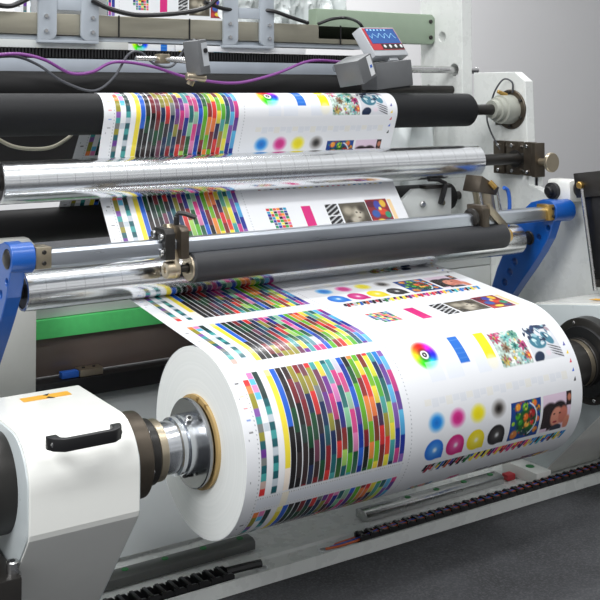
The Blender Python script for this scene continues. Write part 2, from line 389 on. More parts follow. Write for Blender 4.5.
# fruit bowl picture
cl = (.669, .761, .378, .466); rect(*cl, C(26,66,140))
blob(.718,.425,.036,.034, C(30,90,40), 1, .3, clip=cl)
for (x, s, r, c) in ((.69,.39,.010,C(238,150,50)), (.712,.392,.010,C(120,196,40)), (.74,.388,.010,C(232,120,50)), (.752,.4,.008,C(236,150,40)), (.715,.415,.010,C(234,110,40)), (.733,.41,.013,C(170,36,40)), (.72,.432,.009,C(240,170,60)),
     (.735,.43,.008,C(214,60,50)), (.752,.425,.008,C(220,110,60)), (.75,.45,.009,C(214,130,50)), (.685,.452,.013,C(200,120,60)), (.70,.425,.008,C(60,150,50)), (.69,.41,.009,C(70,160,40)), (.712,.45,.010,C(30,70,70)), (.73,.455,.010,C(20,60,50)), (.678,.425,.006,C(150,200,50))):
    blob(x, s, r, r, c, 1, .35, clip=cl); blob(x-r*.3, s-r*.3, r*.3, r*.3, C(250,240,200), .5, .8, clip=cl)
for k in range(46):
    x = .671+rng.random()*.088; q = .38+rng.random()*.084
    blob(x, q, .002+rng.random()*.004, .002+rng.random()*.003, [C(30,60,40), C(90,170,60), C(30,40,90), C(210,70,40), C(246,200,90), C(16,40,60)][k % 6], .7, .5, rot=rng.random()*3, clip=(.669,.761,.378,.466))
th = np.arctan2(Sg-.422, Xg-.715); rr = np.hypot((Xg-.715)/.9, Sg-.422); m = (abs(rr-.038) < .0016) & (th > -1.3) & (th < 1.2); ink[m] = C(206,222,236)
# portrait picture: a person with dark hair, head turned
cl = (.768, .859, .378, .466); rect(*cl, C(228,206,224))
blob(.79,.43,.034,.036, C(44,34,36), 1, .15, clip=cl); blob(.82,.418,.028,.024, C(40,32,34), 1, .2, clip=cl)
blob(.815,.432,.022,.026, C(214,142,120), 1, .2, clip=cl); blob(.835,.43,.016,.024, C(196,116,98), 1, .25, clip=cl)
blob(.812,.444,.008,.003, C(150,50,60), 1, .3, clip=cl); blob(.806,.424,.004,.002, C(40,26,24), 1, .3, clip=cl); blob(.824,.424,.004,.002, C(40,26,24), 1, .3, clip=cl)
rect(.842, .859, .378, .41, C(48,36,38)); blob(.852,.392,.008,.01, C(190,120,96), 1, .4, clip=cl); blob(.82,.462,.02,.012, C(52,56,70), 1, .2, clip=cl); blob(.85,.45,.012,.02, C(206,130,106), 1, .3, clip=cl); rect(.768,.79,.456,.466, C(228,206,224))
# slanted colour control strip
sq = [C(30,28,30), C(150,40,60), C(30,28,30), C(190,190,190), C(40,120,60), C(30,90,170), C(30,28,30), C(190,90,60), C(60,60,140)]
sq2 = [C(206,50,60), C(80,40,120), C(206,50,130), C(240,200,60), C(220,60,80)]; sq3 = [C(40,140,200), C(30,40,60), C(60,180,190), C(230,210,60), C(30,110,200)]
for k in range(46):
    x = .438+k*.00915; c = sq[k % 9] if k < 15 else (PAL['y'] if k % 2 else PAL['k']) if k < 21 else sq2[k % 5] if k < 34 else sq3[k % 5]
    sm = ((Sg+P/2) % P)-P/2; u = Xg-x+sm*.45
    m = (u > 0) & (u < .0085) & (sm > -.011) & (sm < (.011 if k % 2 else .003)); ink[m] = c
    c3 = sq2[(k*2) % 5] if k % 3 else C(40,40,60); m = (u > .003) & (u < .009) & (sm > -.003) & (sm < .006) & (k % 2 == 0); ink[m] = c3
# swatch block, magenta bar, black and white pictures, painting
for i in range(6):
    for j in range(7):
        if j < 7 and not (j > 4 and i in (0,)):
            c = [C(210,60,70), C(30,140,90), C(30,28,34), C(30,150,190), C(240,150,60), C(60,160,70), C(40,60,160), C(220,80,150), C(240,226,80), C(70,70,110), C(220,100,80)][(i*5+j*3) % 11]
            rect(.445+i*.0105, .4545+i*.0105, .066+j*.0085, .0735+j*.0085, c)
rect(.554, .584, .066, .137, C(214,40,124))
for k in range(9): rect(.512, .545, .072+k*.0068, .0726+k*.0068, C(190,196,206), .7); rect(.592, .624, .072+k*.0068, .0726+k*.0068, C(190,196,206), .7)
for k in range(14):
    a = .631; m = (Xg > .631) & (Xg < .671) & (Sg > .066) & (Sg < .136); 
m = (Xg > .631) & (Xg < .671) & (Sg > .066) & (Sg < .136); ink[m] = C(34,34,36)
m2 = m & ((((Xg*.55+Sg) % .0125) < .0036)); ink[m2] = C(206,208,210)
rect(.631,.671,.100,.102, PAL['w'])
cl = (.677, .766, .066, .136); rect(*cl, C(92,86,74))
for (x, s, a_, b_, c) in ((.70,.09,.022,.018,C(176,168,150)), (.73,.1,.022,.024,C(206,198,180)), (.745,.085,.016,.014,C(60,54,46)), (.715,.118,.02,.016,C(190,182,166)), (.69,.125,.014,.012,C(50,46,40)), (.755,.12,.012,.016,C(70,64,54)), (.726,.096,.005,.003,C(40,34,30)), (.738,.098,.004,.003,C(40,34,30)), (.73,.112,.007,.003,C(90,76,66))): blob(x, s, a_, b_, c, .9, .6, clip=cl)
cl = (.768, .842, .060, .142); rect(*cl, C(136,32,44))
for (x, s, a_, b_, c) in ((.785,.075,.02,.012,C(90,20,50)), (.805,.08,.014,.018,C(60,70,170)), (.825,.075,.012,.014,C(230,190,60)), (.815,.1,.02,.012,C(220,70,40)), (.79,.105,.016,.014,C(50,90,170)), (.83,.11,.012,.012,C(40,150,110)), (.80,.128,.016,.008,C(240,214,60)), (.825,.13,.014,.009,C(40,50,120)), (.778,.13,.01,.01,C(190,60,50)), (.81,.09,.006,.006,C(245,230,120))): blob(x, s, a_, b_, c, .95, .3, clip=cl)
rect(.846, .859, .062, .140, C(240,208,160))
# binding: slight softening, as the print is softened by the lens
ink = np.clip(ink, 0, 1)
inkl = np.where(ink <= .04045, ink/12.92, ((ink+.055)/1.055)**2.4)

def film_mesh(name, path, svals, x0=0., x1=L, material='print', parent=None, loc=(0,0,0), anchors=None, nx=NX):
    """sheet running along a Y-Z path; svals = print position (m) at each path point"""
    path = np.array(path); n = len(path); sv = np.array(svals)
    xs = np.linspace(x0, x1, nx)
    V = np.zeros((n, nx, 3)); V[..., 0] = xs[None]; V[..., 1] = path[:, 0:1]; V[..., 2] = path[:, 1:2]
    V -= np.array(loc)
    idx = np.arange(n*nx).reshape(n, nx)
    q = np.stack([idx[:-1, :-1], idx[1:, :-1], idx[1:, 1:], idx[:-1, 1:]], -1).reshape(-1, 4)
    me = bpy.data.meshes.new(name)
    me.vertices.add(n*nx); me.vertices.foreach_set('co', V.reshape(-1))
    me.loops.add(len(q)*4); me.loops.foreach_set('vertex_index', q.reshape(-1).astype(np.int32))
    me.polygons.add(len(q)); me.polygons.foreach_set('loop_start', np.arange(len(q), dtype=np.int32)*4); me.polygons.foreach_set('loop_total', np.full(len(q), 4, np.int32))
    me.polygons.foreach_set('use_smooth', np.ones(len(q), bool))
    me.update()
    row = ((sv % P)/DS-.5); r0 = np.floor(row).astype(int); fr = (row-r0)[:, None, None]
    cx = np.round(np.linspace(0, NX-1, nx)).astype(int)
    cc = inkl[r0 % NS][:, cx]*(1-fr)+inkl[(r0+1) % NS][:, cx]*fr
    ca = me.color_attributes.new('ink', 'FLOAT_COLOR', 'POINT')
    ca.data.foreach_set('color', np.concatenate([cc, np.ones((n, nx, 1))], -1).reshape(-1).astype(np.float32))
    o = bpy.data.objects.new(name, me); COL.objects.link(o); me.materials.append(M[material]); o.parent = parent
    return o

# ------------------------------------------------------------------ roller geometry
R0 = .18
TOP = (.5077, .6281, .0494); SIL = (.4555, .4785, .0478); LOW = (.3084, .2638, .0411); NIP = (.222, .2942, .0325)
def tangent(c0, r0, c1, r1, side0, side1):
    """tangent line between circles; side=+1 keeps the circle on the left of travel, -1 on the right"""
    d = np.array(c1)-np.array(c0); D = np.hypot(*d); u = d/D; nl = np.array([-u[1], u[0]])
    # point = c + n*r*(-side) with n unit normal: n.d = side-adjusted difference
    k = (side0*r0-side1*r1)/D      # sin
    nn = nl*math.sqrt(max(0, 1-k*k))+u*k
    return np.array(c0)-0+nn*(-side0*r0)*-1 if False else np.array(c0)-nn*(-side0)*r0*1, np.array(c1)-nn*(-side1)*r1
# path pieces (Y,Z), travelling with the web: back -> top roller -> behind the chrome roller -> behind/under lower roller -> roll
def arc(c, r, a0, a1, ds=.0014):
    n = max(2, int(abs(a1-a0)*r/ds)+1); return [(c[0]+r*math.cos(a), c[1]+r*math.sin(a)) for a in np.linspace(a0, a1, n)]
def seg(p, q, ds=.0018):
    n = max(2, int(math.hypot(q[0]-p[0], q[1]-p[1])/ds)+1); return [(p[0]+(q[0]-p[0])*t, p[1]+(q[1]-p[1])*t) for t in np.linspace(0, 1, n)]
def tan_pts(c0, r0, s0, c1, r1, s1):
    """s=+1: contact point on the left normal of travel direction, -1: right"""
    d = np.array(c1[:2])-np.array(c0[:2]); D = np.hypot(*d); base = math.atan2(d[1], d[0])
    # normal n with n.c0 + s0*r0 == n.c1 + s1*r1 -> n.d = s0*r0 - s1*r1
    th = math.acos(max(-1, min(1, (s0*r0-s1*r1)/D)))
    n = base+th   # left normal
    nv = np.array([math.cos(n), math.sin(n)])
    return np.array(c0[:2])+nv*s0*r0, np.array(c1[:2])+nv*s1*r1, n
e = .0012
rT, rS, rL = TOP[2]+e, SIL[2]+e, LOW[2]+e
back = (.80, .335, .035)   # hidden idler at the back from which the film climbs
B0, T0, nA = tan_pts(back, back[2]+e, -1, TOP, rT, 1)      # climbing forward/up then over the top roller
# travel is towards -Y: left normal of (-1,*) points down, so choose by construction instead
def contact(c, r, a): return (c[0]+r*math.cos(a), c[1]+r*math.sin(a))
# angles measured from +Y (away from the lens) counter-clockwise towards +Z
a_top_in = math.radians(35)
pin = contact(TOP, rT, a_top_in); dirin = (math.sin(a_top_in), -math.cos(a_top_in))   # film arrives from below-behind
pb = (pin[0]+dirin[0]*.36, pin[1]+dirin[1]*.36)
def common_internal(c0, r0, c1, r1, sgn):
    d = np.array(c1[:2])-np.array(c0[:2]); D = np.hypot(*d); base = math.atan2(d[1], d[0])
    a = math.acos((r0+r1)/D); n = base+sgn*a
    return n      # contact on c0 at angle n, on c1 at angle n+pi
aTS = common_internal(TOP, rT, SIL, rS, -1)      # leaves the front of the top roller, meets the back of the chrome one
aSL = None
# silver (contact on back, n) to lower (contact on back too): external tangent
d = np.array(LOW[:2])-np.array(SIL[:2]); D = np.hypot(*d); base = math.atan2(d[1], d[0])
aSLx = base+math.acos((rS-rL)/D)   # right normal choice tested below
if math.cos(aSLx) < 0: aSLx = base-math.acos((rS-rL)/D)
# lower -> roll: film leaves underside of lower roller, lands on the top of the roll
d = np.array(LOW[:2]); D = np.hypot(*d); base = math.atan2(d[1], d[0]); nR = base+math.acos((R0+rL)/D)
path = []
zone = []
def ext(pts, z):
    global path, zone
    if path: pts = pts[1:]
    path += list(pts); zone += [z]*len(pts)
ext(seg(pb, pin), 0)
a1 = aTS+2*PI if aTS < a_top_in else aTS
ext(arc(TOP, rT, a_top_in, a1), 0)
pS = contact(SIL, rS, aTS+PI)
ext(seg(contact(TOP, rT, aTS), pS), 0)
aS = aTS+PI
while aS > PI: aS -= 2*PI
while aSLx > PI: aSLx -= 2*PI
ext(arc(SIL, rS, aS, aSLx), 1)
ext(seg(contact(SIL, rS, aSLx), contact(LOW, rL, aSLx)), 1)
aE = nR+PI
while aE > 0: aE -= 2*PI
aE = aE if aE < aSLx else aE-2*PI
ext(arc(LOW, rL, aSLx, aE), 2)
web_end = contact((0,0), R0, nR)
ext(seg(contact(LOW, rL, aE), web_end), 2)
path = np.array(path); zone = np.array(zone)
ss = np.concatenate([[0], np.cumsum(np.hypot(*np.diff(path, axis=0).T))]); ss -= ss[-1]     # s = 0 where the film lands on the roll
OFF = {0: .0, 1: .0, 2: .0}
S_ROLL0 = .130                                              # print position at the landing point
def s_at_z(zn, zz):                                          # film position where a zone passes height zz on its lens side
    idx = [i for i in range(len(path)) if zone[i] == zn and (zn != 0 or path[i, 0] < TOP[0]+.02)]
    return ss[min(idx, key=lambda i: abs(path[i, 1]-zz))]
OFF[0] = .383-(s_at_z(0, .545)+S_ROLL0)                      # the dots sit just above the chrome roller
OFF[1] = .067-(s_at_z(1, .381)+S_ROLL0)                      # the swatches sit just under it
offs = np.array([OFF[int(z)] for z in zone])
film = film_mesh('printed_film', path, ss+S_ROLL0+offs)
tag(film, 'white printed film running down over the rollers onto the big roll', 'film')
sol = film.modifiers.new('thick', 'SOLIDIFY'); sol.thickness = .0006; sol.offset = -1

# ------------------------------------------------------------------ the big roll
roll = thing('paper_roll', 'large white roll of printed film at the front of the machine', 'roll', (0, 0, -R0))
ths = np.linspace(0, 2*PI, 700)
rp = [(R0*math.cos(nR+t), R0*math.sin(nR+t)) for t in ths]
surf = film_mesh('printed_surface', rp, ths*R0+S_ROLL0, loc=(0,0,-R0), parent=roll)
def ring(x, r0, r1, d):
    mb = MB(); mb.lathe((x,0,0), (d,0,0), [(.012, r0), (0, r0), (0, (r0+r1)/2), (0, r1-.0015), (.0012, r1-.0002)], 160); return mb
build('paper_side', ring(0, .088, R0, 1), M['side'], roll, loc=(0,0,R0))
build('paper_side', ring(L, .088, R0, -1), M['side'], roll, loc=(0,0,R0))
build('core', MB().lathe((-.006,0,0), (1,0,0), [(0,.078),(0,.089),(L+.012,.089),(L+.012,.078),(0,.078)], 80), M['core'], roll)

# ------------------------------------------------------------------ chucks holding the roll
def chuck(x, d, label):
    t = thing('core_chuck', label, 'chuck', (x, 0, -.085))
    X = lambda v: (x+d*v, 0, 0)
    build('flange', MB().lathe(X(0), (d,0,0), [(0,0),(0,.083),(.002,.084),(.008,.084),(.010,.082),(.010,0)], 72), M['hub_dark'], t, loc=(0,0,.085))
    build('barrel', MB().lathe(X(.010), (d,0,0), [(0,0),(0,.057),(.022,.0565),(.024,.050),(.027,.050),(.028,.054),(.036,.054),(.038,.049),(.066,.048),(.068,.046),(.068,0)], 56), M['hub_chrome'], t, loc=(0,0,.085))
    a = math.radians(250); c = Vector((x+d*.020, math.cos(a)*.052, math.sin(a)*.052)); nr_ = Vector((0, math.cos(a), math.sin(a)))
    build('hook_slot', MB().tube([c+Vector((d*.016,0,0))+nr_*.004+Vector((0,-.012,.004)), c+Vector((d*.008,0,0))+nr_*.0052+Vector((0,-.004,.001)), c+nr_*.0050, c+Vector((-d*.006,0,0))+nr_*.0048+Vector((0,-.008,.002))], .003, 8), M['black'], t)
    c = Vector((x+d*.024, -.026, .0505)); nrm = Vector((0, -.45, .89)).normalized()
    sc = build('locking_screw', MB().cyl(c-nrm*.004, c+nrm*.010, .008, 24, .0012), M['steel'], t)
    build('socket', MB().cyl(c+nrm*.0101, c+nrm*.0108, .0038, 6), M['black'], sc)
    return t
chuck(-.012, -1, 'shiny steel chuck in the near left end of the printed roll')
chuck(L+.012, 1, 'steel chuck in the far right end of the printed roll')
def spindle(x, d, label, big=.078, mm='brown_steel'):
    t = thing('spindle_bearing', label, 'bearing', (x, 0, -big))
    build('bronze_ring', MB().lathe((x,0,0), (d,0,0), [(0,0),(0,.055),(.0015,.057),(.016,.057),(.018,.054),(.018,0)], 60), M['nickel'], t)
    build('black_ring', MB().lathe((x+d*.018,0,0), (d,0,0), [(0,0),(0,.0585),(.002,.0605),(.022,.0605),(.024,.05),(.024,0)], 60), M['black_metal'], t)
    fl = build('bearing_flange', MB().lathe((x+d*.04,0,0), (d,0,0), [(0,0),(0,big-.006),(.004,big),(.034,big+.002),(.034,0)], 72), M[mm], t)
    if d > 0: build('drive_shaft', MB().cyl((x-.12,0,0), (x,0,0), .058, 40), M['black_metal'], t)
    if d > 0: build('inner_disc', MB().lathe((x+.04,0,0), (-1,0,0), [(0,.088),(.006,.086),(.008,.05),(.008,0)], 56), M['black'], t)
    for k in range(6):
        a = k*PI/3+.2; c = Vector((x+d*.040, math.cos(a)*(big-.011), math.sin(a)*(big-.011)))
        build('flange_bolt', MB().cyl(c, c-Vector((d*.002,0,0)), .0045, 16, .0006), M['steel'], fl)
    return t
spindle(-.090, -1, 'dark ringed spindle bearing between the left stand and the roll')
spindle(L+.180, 1, 'black bolted spindle bearing at the right end of the roll', .107, 'black_metal')

# ------------------------------------------------------------------ roll stands
def stand_profile(front, top, backtop, foot_front, foot_back, r=.075, tz=0.0, zl=-.064, off=0.0):
    pts = []
    # rounded nose
    pts += [(backtop, top+tz)]
    yc = front+r; zc = top-r
    for a in np.linspace(PI/2, PI, 16): pts.append((yc+r*math.cos(a), zc+r*math.sin(a)))
    pts += [(front, zl+.016), (front+.003, zl+.006), (front+.010, zl-.004)]
    pts += [foot_front, foot_back]
    pts += [(backtop+.03, -.16), (backtop+.03, top-.05)]
    return pts
XL0, XL1 = -.392, -.186
st = thing('roll_stand', 'white rounded roll stand with black pull handle at lower left', 'stand', (-.28, .0, -.352))
prof = stand_profile(-.132, .102, .145, (.098, -.345), (.24, -.345), .085)
cut = lambda pr, d: [(p_[0]+(d if p_[0] < .05 else 0), p_[1]-(d if p_[1] > .05 else 0)) for p_ in pr]
build('stand_body', MB().prism(cut(prof, .004), 0, XL0, XL1), M['arm_side_shade'], st, bevel=.002, ang=25)
build('cover_sheet', MB().prism(prof, 0, XL0+.003, XL1-.003), M['arm_white'], st, bevel=.002, ang=11)
# handle on the rounded front of the stand
def ray_front(px, py): return at(px, py, 1, -.137)
h0 = ray_front(52, 441); h1 = ray_front(116, 431)
hd = build('handle', MB().add([],[]), M['black'], st) if False else None
hz = (h0.z+h1.z)/2; yb = -.1325
def hp(x, dz, dy): return (x, yb-dy, hz+dz)
mb = MB()
xa, xb_ = h0.x-.010, h1.x+.008
prf = [(xa,0),(xa,.010),(xa+.006,.022),(xa+.022,.034),(xb_-.022,.034),(xb_-.006,.022),(xb_,.010),(xb_,0),(xb_-.018,0),(xb_-.020,.018),(xb_-.028,.024),(xa+.028,.024),(xa+.020,.018),(xa+.018,0)]
n = len(prf)
vs = [(x, yb-d_, hz-.0105) for x, d_ in prf]+[(x, yb-d_, hz+.0105) for x, d_ in prf]
mb.add(vs, [tuple(range(n)), tuple(range(2*n-1, n-1, -1))]+[(i, n+i, n+(i+1) % n, (i+1) % n) for i in range(n)])
hd = build('handle', mb, M['black'], st, bevel=.0016)
for x in (xa+.009, xb_-.009):
    build('handle_screw', MB().lathe((x, yb-.017, hz), (0,-1,0), [(0,0),(0,.006),(.003,.006),(.004,.004),(.004,0)], 20), M['steel'], hd)
tp = at(32, 399, 2, .1023); tq = at(64, 394, 2, .1023)
tm = build('marking_tape', MB().box((tp.x-.02, tp.y-.012, .1022), (tq.x+.012, tp.y+.013, .1028)), M['tape'], st)
mb = MB()
cx, cy = (tp.x+tq.x)/2-.004, tp.y
for s_ in (-1, 1):
    mb.prism([(cx-.003, cy+s_*.010), (cx+.012, cy+s_*.016), (cx+.004, cy+s_*.003)], 2, .1028, .1032)
build('arrow_marks', mb, M['black'], tm)
build('drum', MB().lathe((XL0+.004,0,0), (-1,0,0), [(0,0),(0,.083),(.004,.085),(.16,.085),(.162,.083),(.162,0)], 72), M['black_metal'], st)
mb = MB().box((XL0-.07, -.12, -.20), (XL0-.004, .05, -.115)); build('drum_bracket', mb, M['black_metal'], st, bevel=.003)
c = Vector((XL0-.012, -.095, -.112)); sc = build('clamp_screw', MB().cyl(c+Vector((0,0,-.006)), c+Vector((0,0,.016)), .0105, 24, .002), M['steel'], st)
build('socket', MB().cyl(c+Vector((0,0,.0161)), c+Vector((0,0,.0166)), .005, 6), M['black'], sc)
build('washer', MB().cyl(c+Vector((0,0,-.010)), c+Vector((0,0,-.005)), .0145, 24, .001), M['steel'], sc)

XR0, XR1 = 1.150, 1.392
st2 = thing('roll_stand', 'white roll stand with slanted leg at the far right of the roll', 'stand', (1.2, 0, -.352))
profR = stand_profile(-.115, .145, .19, (.185, -.350), (.34, -.350), .085, -.034, -.045)
cut = lambda pr, d: [(p_[0]+(d if p_[0] < .05 else 0), p_[1]-(d if p_[1] > .05 else 0)) for p_ in pr]
build('stand_body', MB().prism(cut(profR, .004), 0, XR0, XR1), M['arm_side_shade'], st2, bevel=.002, ang=25)
build('cover_sheet', MB().prism(profR, 0, XR0+.003, XR1-.003), M['arm_white'], st2, bevel=.002, ang=11)
sp_ = build('shoe_plate', MB().box((XR0-.055, .142, -.352), (XR0-.0005, .265, -.320)), M['arm_white'], st2, bevel=.0015)
build('green_bolt_cap', MB().cyl((XR0-.028,.19,-.3205), (XR0-.028,.19,-.3185), .012, 18, .001), M['sticker_green'], sp_)
tt_ = build('marking_tape', MB().prism([(-.02,.1435),(.06,.1345),(.06,.1352),(-.02,.1442)], 0, 1.21, 1.235), M['tape'], st2)

# ------------------------------------------------------------------ rollers
def roller(name, label, c, x0, x1, m, shaft_r=.014, sx0=None, sx1=None, capm=None, ch=.002, seg=96, cat='roller'):
    t = thing(name, label, cat, ((x0+x1)/2, c[0], c[1]-c[2]))
    R = c[2]; W = x1-x0
    build('shell', MB().lathe((x0,c[0],c[1]), (1,0,0), [(0,R-.006),(0,R-ch),(ch,R),(W-ch,R),(W,R-ch),(W,R-.006)], seg), M[m], t, loc=(0,0,R))
    for (x, d) in ((x0, 1), (x1, -1)):
        build('end_cap', MB().lathe((x+d*.0015, c[0], c[1]), (d,0,0), [(0,0),(0,R-.0055),(.003,R-.0055),(.003,0)], 48), M[capm or 'black_metal'], t)
    if sx0 is not None or sx1 is not None:
        a = sx0 if sx0 is not None else x0; b = sx1 if sx1 is not None else x1
        build('shaft', MB().cyl((a,c[0],c[1]), (b,c[0],c[1]), shaft_r, 32, .001), M['black_metal'], t)
    return t
rt_ = roller('rubber_roller', 'black rubber roller carrying the printed film at the top', TOP, -.5, 1.215, 'black_rubber', .0165, None, 1.37, ch=.008)
roller('chrome_roller', 'upper of two shiny chrome rollers, crossing in front of the film', SIL, -.254, 1.190, 'chrome', .017, -.36, 1.395)
roller('chrome_roller', 'lower shiny chrome roller held between two blue arms', LOW, -.25, 1.205, 'chrome', .015, -.275, 1.258)
NX0, NX1 = .100, 1.062
nr = roller('nip_roller', 'slim dark rubber roller pressing on the lower chrome roller', NIP, NX0, NX1, 'dark_rubber', .008, NX0-.03, NX1+.025, 'nickel', .004)
for x, d in ((NX0, 1), (NX1, -1)):
    build('end_ring', MB().lathe((x-d*.004, NIP[0], NIP[1]), (d,0,0), [(0,.012),(0,.027),(.001,.028),(.006,.028),(.006,.012)], 48), M['nickel'], nr)
BR1 = (.77, .690, .045); BR2 = (.74, .342, .043)
roller('rubber_roller', 'dull black roller behind and above the printed film', BR1, -.6, .98, 'black_matte', .014, None, 1.395)
roller('rubber_roller', 'dull black roller at left behind the incoming film', BR2, -.6, 1.35, 'black_matte', .014, None, 1.395)

# ------------------------------------------------------------------ cross bar with the blue arms
BY, BZ = .236, .346
bar = thing('clamp_bar', 'flat polished steel bar between the tips of the blue arms', 'bar', (.5, BY, BZ-.014))
BX0, BX1 = -.250, 1.262
build('bar', MB().prism([(BY-.014,BZ-.0185),(BY-.004,BZ-.026),(BY+.016,BZ-.026),(BY+.016,BZ+.013),(BY-.008,BZ+.013),(BY-.014,BZ+.007)], 0, BX0, BX1), M['satin_steel'], bar, bevel=.0012)
for x, w, mm in ((BX0-.004, .034, 'nickel'), (BX1-.03, .036, 'brass')):
    cl_ = build('end_clamp', MB().box((x, BY-.022, BZ-.023), (x+w, BY+.022, BZ+.021)), M[mm], bar, bevel=.003)
    for dz in (-.011, .011):
        build('clamp_screw', MB().cyl((x+w*.5, BY-.0215, BZ+dz), (x+w*.5, BY-.026, BZ+dz), .0045, 16, .0008), M['black_metal'], cl_)
def blue_arm(x0, x1, bx0, bx1, label, capx):
    t = thing('blue_arm', label, 'arm', ((x0+x1)/2, .4, .05))
    # outline in Y-Z: boss at the bar tip, widening web past the lower roller to the pivot low at the back
    c = (BY, BZ); r = .031; out = []
    for a in np.linspace(math.radians(100), math.radians(235), 14): out.append((c[0]+r*math.cos(a), c[1]+r*math.sin(a)))
    out += [(.240,.268),(.268,.226),(.305,.178),(.345,.130),(.385,.080)]
    for a in np.linspace(math.radians(220), math.radians(390), 10): out.append((.435+.032*math.cos(a), .075+.032*math.sin(a)))
    out += [(.435,.16),(.405,.215),(.372,.285),(.345,.33),(.30,.366)]
    out += [(.255,.378)]
    holes = [(.238,.300,.008),(.273,.270,.0085),(.365,.188,.0105),(.385,.155,.0105),(.405,.122,.0105)]
    plate('arm_plate', out, holes, 0, x0, x1, M['blue'], t, .002)
    build('boss', MB().lathe((bx0,BY,BZ), (1,0,0), [(0,.020),(0,r-.002),(.002,r),(bx1-bx0-.002,r),(bx1-bx0,r-.002),(bx1-bx0,.020)], 48), M['blue'], t)
    d = -1 if capx < bx0+.01 else 1
    build('boss_cap', MB().lathe((capx,BY,BZ), (d,0,0), [(-.02,.019),(0,.021),(.004,.020),(.008,.012),(.009,0)], 36), M['black_metal'], t)
    build('pivot_bolt', MB().cyl((x0-.016,.435,.075), (x1+.016,.435,.075), .016, 28, .002), M['brown_steel'], t)
    build('roller_bearing', MB().cyl((x0-.006,LOW[0],LOW[1]), (x1+.006,LOW[0],LOW[1]), .020, 32, .002), M['black_metal'], t)
blue_arm(-.304, -.276, -.304, -.256, 'blue swing arm at the far left edge of the frame', -.304)
blue_arm(1.258, 1.288, 1.258, 1.336, 'blue swing arm with holes at the right end of the lower rollers', 1.336)

nb = thing('nip_bracket', 'left lever bracket with screws holding the dark nip roller end', 'bracket', (.07, .24, .26))
ta = at(163,232,0,.058); tb0 = at(172,231,0,.058)
pts = [(BY+.034,.372), (BY+.030,.388), (BY+.012,.390)]
pts += [(NIP[0]+.0195*math.cos(a), NIP[1]+.0195*math.sin(a)) for a in np.linspace(math.radians(150), math.radians(330), 12)]
pts += [(BY+.034,.335)]
build('lever', MB().prism(pts, 0, .058, .070), M['nickel'], nb, bevel=.0012)
build('lever_boss', MB().lathe((.058,NIP[0],NIP[1]), (-1,0,0), [(0,0),(0,.0185),(.016,.0185),(.018,.016),(.018,.007),(.014,.006),(.014,0)], 36), M['nickel'], nb)
b0 = BY-.034
build('clamp_block', MB().prism([(b0,.318),(BY+.045,.318),(BY+.045,.372),(BY+.03,.388),(b0+.012,.388),(b0,.378)], 0, .070, .090), M['brown_steel'], nb, bevel=.002)
cap = build('clamp_cap', MB().prism([(b0+.004,.318),(BY+.024,.318),(BY+.036,.332),(BY+.036,.370),(BY+.024,.384),(b0+.014,.384),(b0+.004,.374)], 0, .034, .058), M['black_metal'], nb, bevel=.002)
for (y, z) in ((BY+.020,.370),(BY-.016,.366),(BY-.018,.334),(BY+.020,.332)):
    build('cap_screw', MB().cyl((.034,y,z), (.026,y,z), .0085, 20, .0015), M['steel'], cap)
hb = Vector((.079, BY+.005, .388))
hh = build('ratchet_handle', MB().cyl(hb, hb+Vector((0,0,.018)), .0065, 20, .001), M['black'], nb)
build('grip', MB().tube([hb+Vector((0,0,.018)), hb+Vector((.004,-.002,.026)), hb+Vector((.016,-.012,.024)), hb+Vector((.034,-.028,.016))], .0055, 10), M['black'], hh)
nb2 = thing('nip_bracket', 'right lever bracket on the bar holding the far nip roller end', 'bracket', (1.03, .24, .26))
bb = build('clamp_block', MB().prism([(b0+.006,.322),(BY+.032,.322),(BY+.032,.380),(b0+.014,.380),(b0+.006,.372)], 0, .975, 1.0), M['brown_steel'], nb2, bevel=.002)
e0 = Vector((1.0,b0+.004,.372)); e1 = Vector((1.085,NIP[0]+.002,NIP[1]+.016)); zz = Vector((0,0,.016))
q_ = [(0,-.002),(0,.024)]
vs = []
for e_ in (e0, e1):
    vs += [e_-zz, e_+Vector((0,.012,0))-zz, e_+Vector((0,.012,0))+zz*.8, e_+zz*.8]
build('lever', MB().add(vs, [(3,2,1,0),(4,5,6,7),(0,1,5,4),(1,2,6,5),(2,3,7,6),(3,0,4,7)]), M['nickel'], nb2, bevel=.0012)
build('lever_boss', MB().cyl((NX1+.002,NIP[0],NIP[1]), (NX1+.022,NIP[0],NIP[1]), .0185, 32, .002), M['brass'], nb2)
build('clamp_collar', MB().lathe((.965,BY,BZ), (-1,0,0), [(0,0),(0,.026),(.008,.026),(.012,.020),(.012,0)], 32), M['black_metal'], nb2)

# ------------------------------------------------------------------ side frame on the right
fr = thing('side_frame', 'white painted steel side frame of the machine on the right', 'frame', (1.42, .5, -.352))
low = [(-.34,-.352),(1.25,-.352),(1.25,.60),(1.02,.60),(.67,.60),(.67,.745),(.492,.745),(.448,.715),(.438,.400),(.36,.375),(-.34,.355)]
plate('lower_panel', low, [(.455,.43,.004)], 0, 1.40, 1.43, M['white'], fr, .002)
plate('upright', [(.72,.58),(.925,.58),(.925,2.0),(.72,2.0)], [(.759,.756,.021),(.816,.869,.017),(.887,.703,.006)], 0, 1.398, 1.438, M['white'], fr, .002)
p0 = at(539,172,0,1.396)
mb = MB().box((1.386, p0.y-.01, .400), (1.402, p0.y+.012, .50)); gd = build('slotted_guide', mb, M['white'], fr, bevel=.001)
build('slot', MB().box((1.3845, p0.y-.004, .400), (1.3865, p0.y+.005, .49)), M['black'], gd)
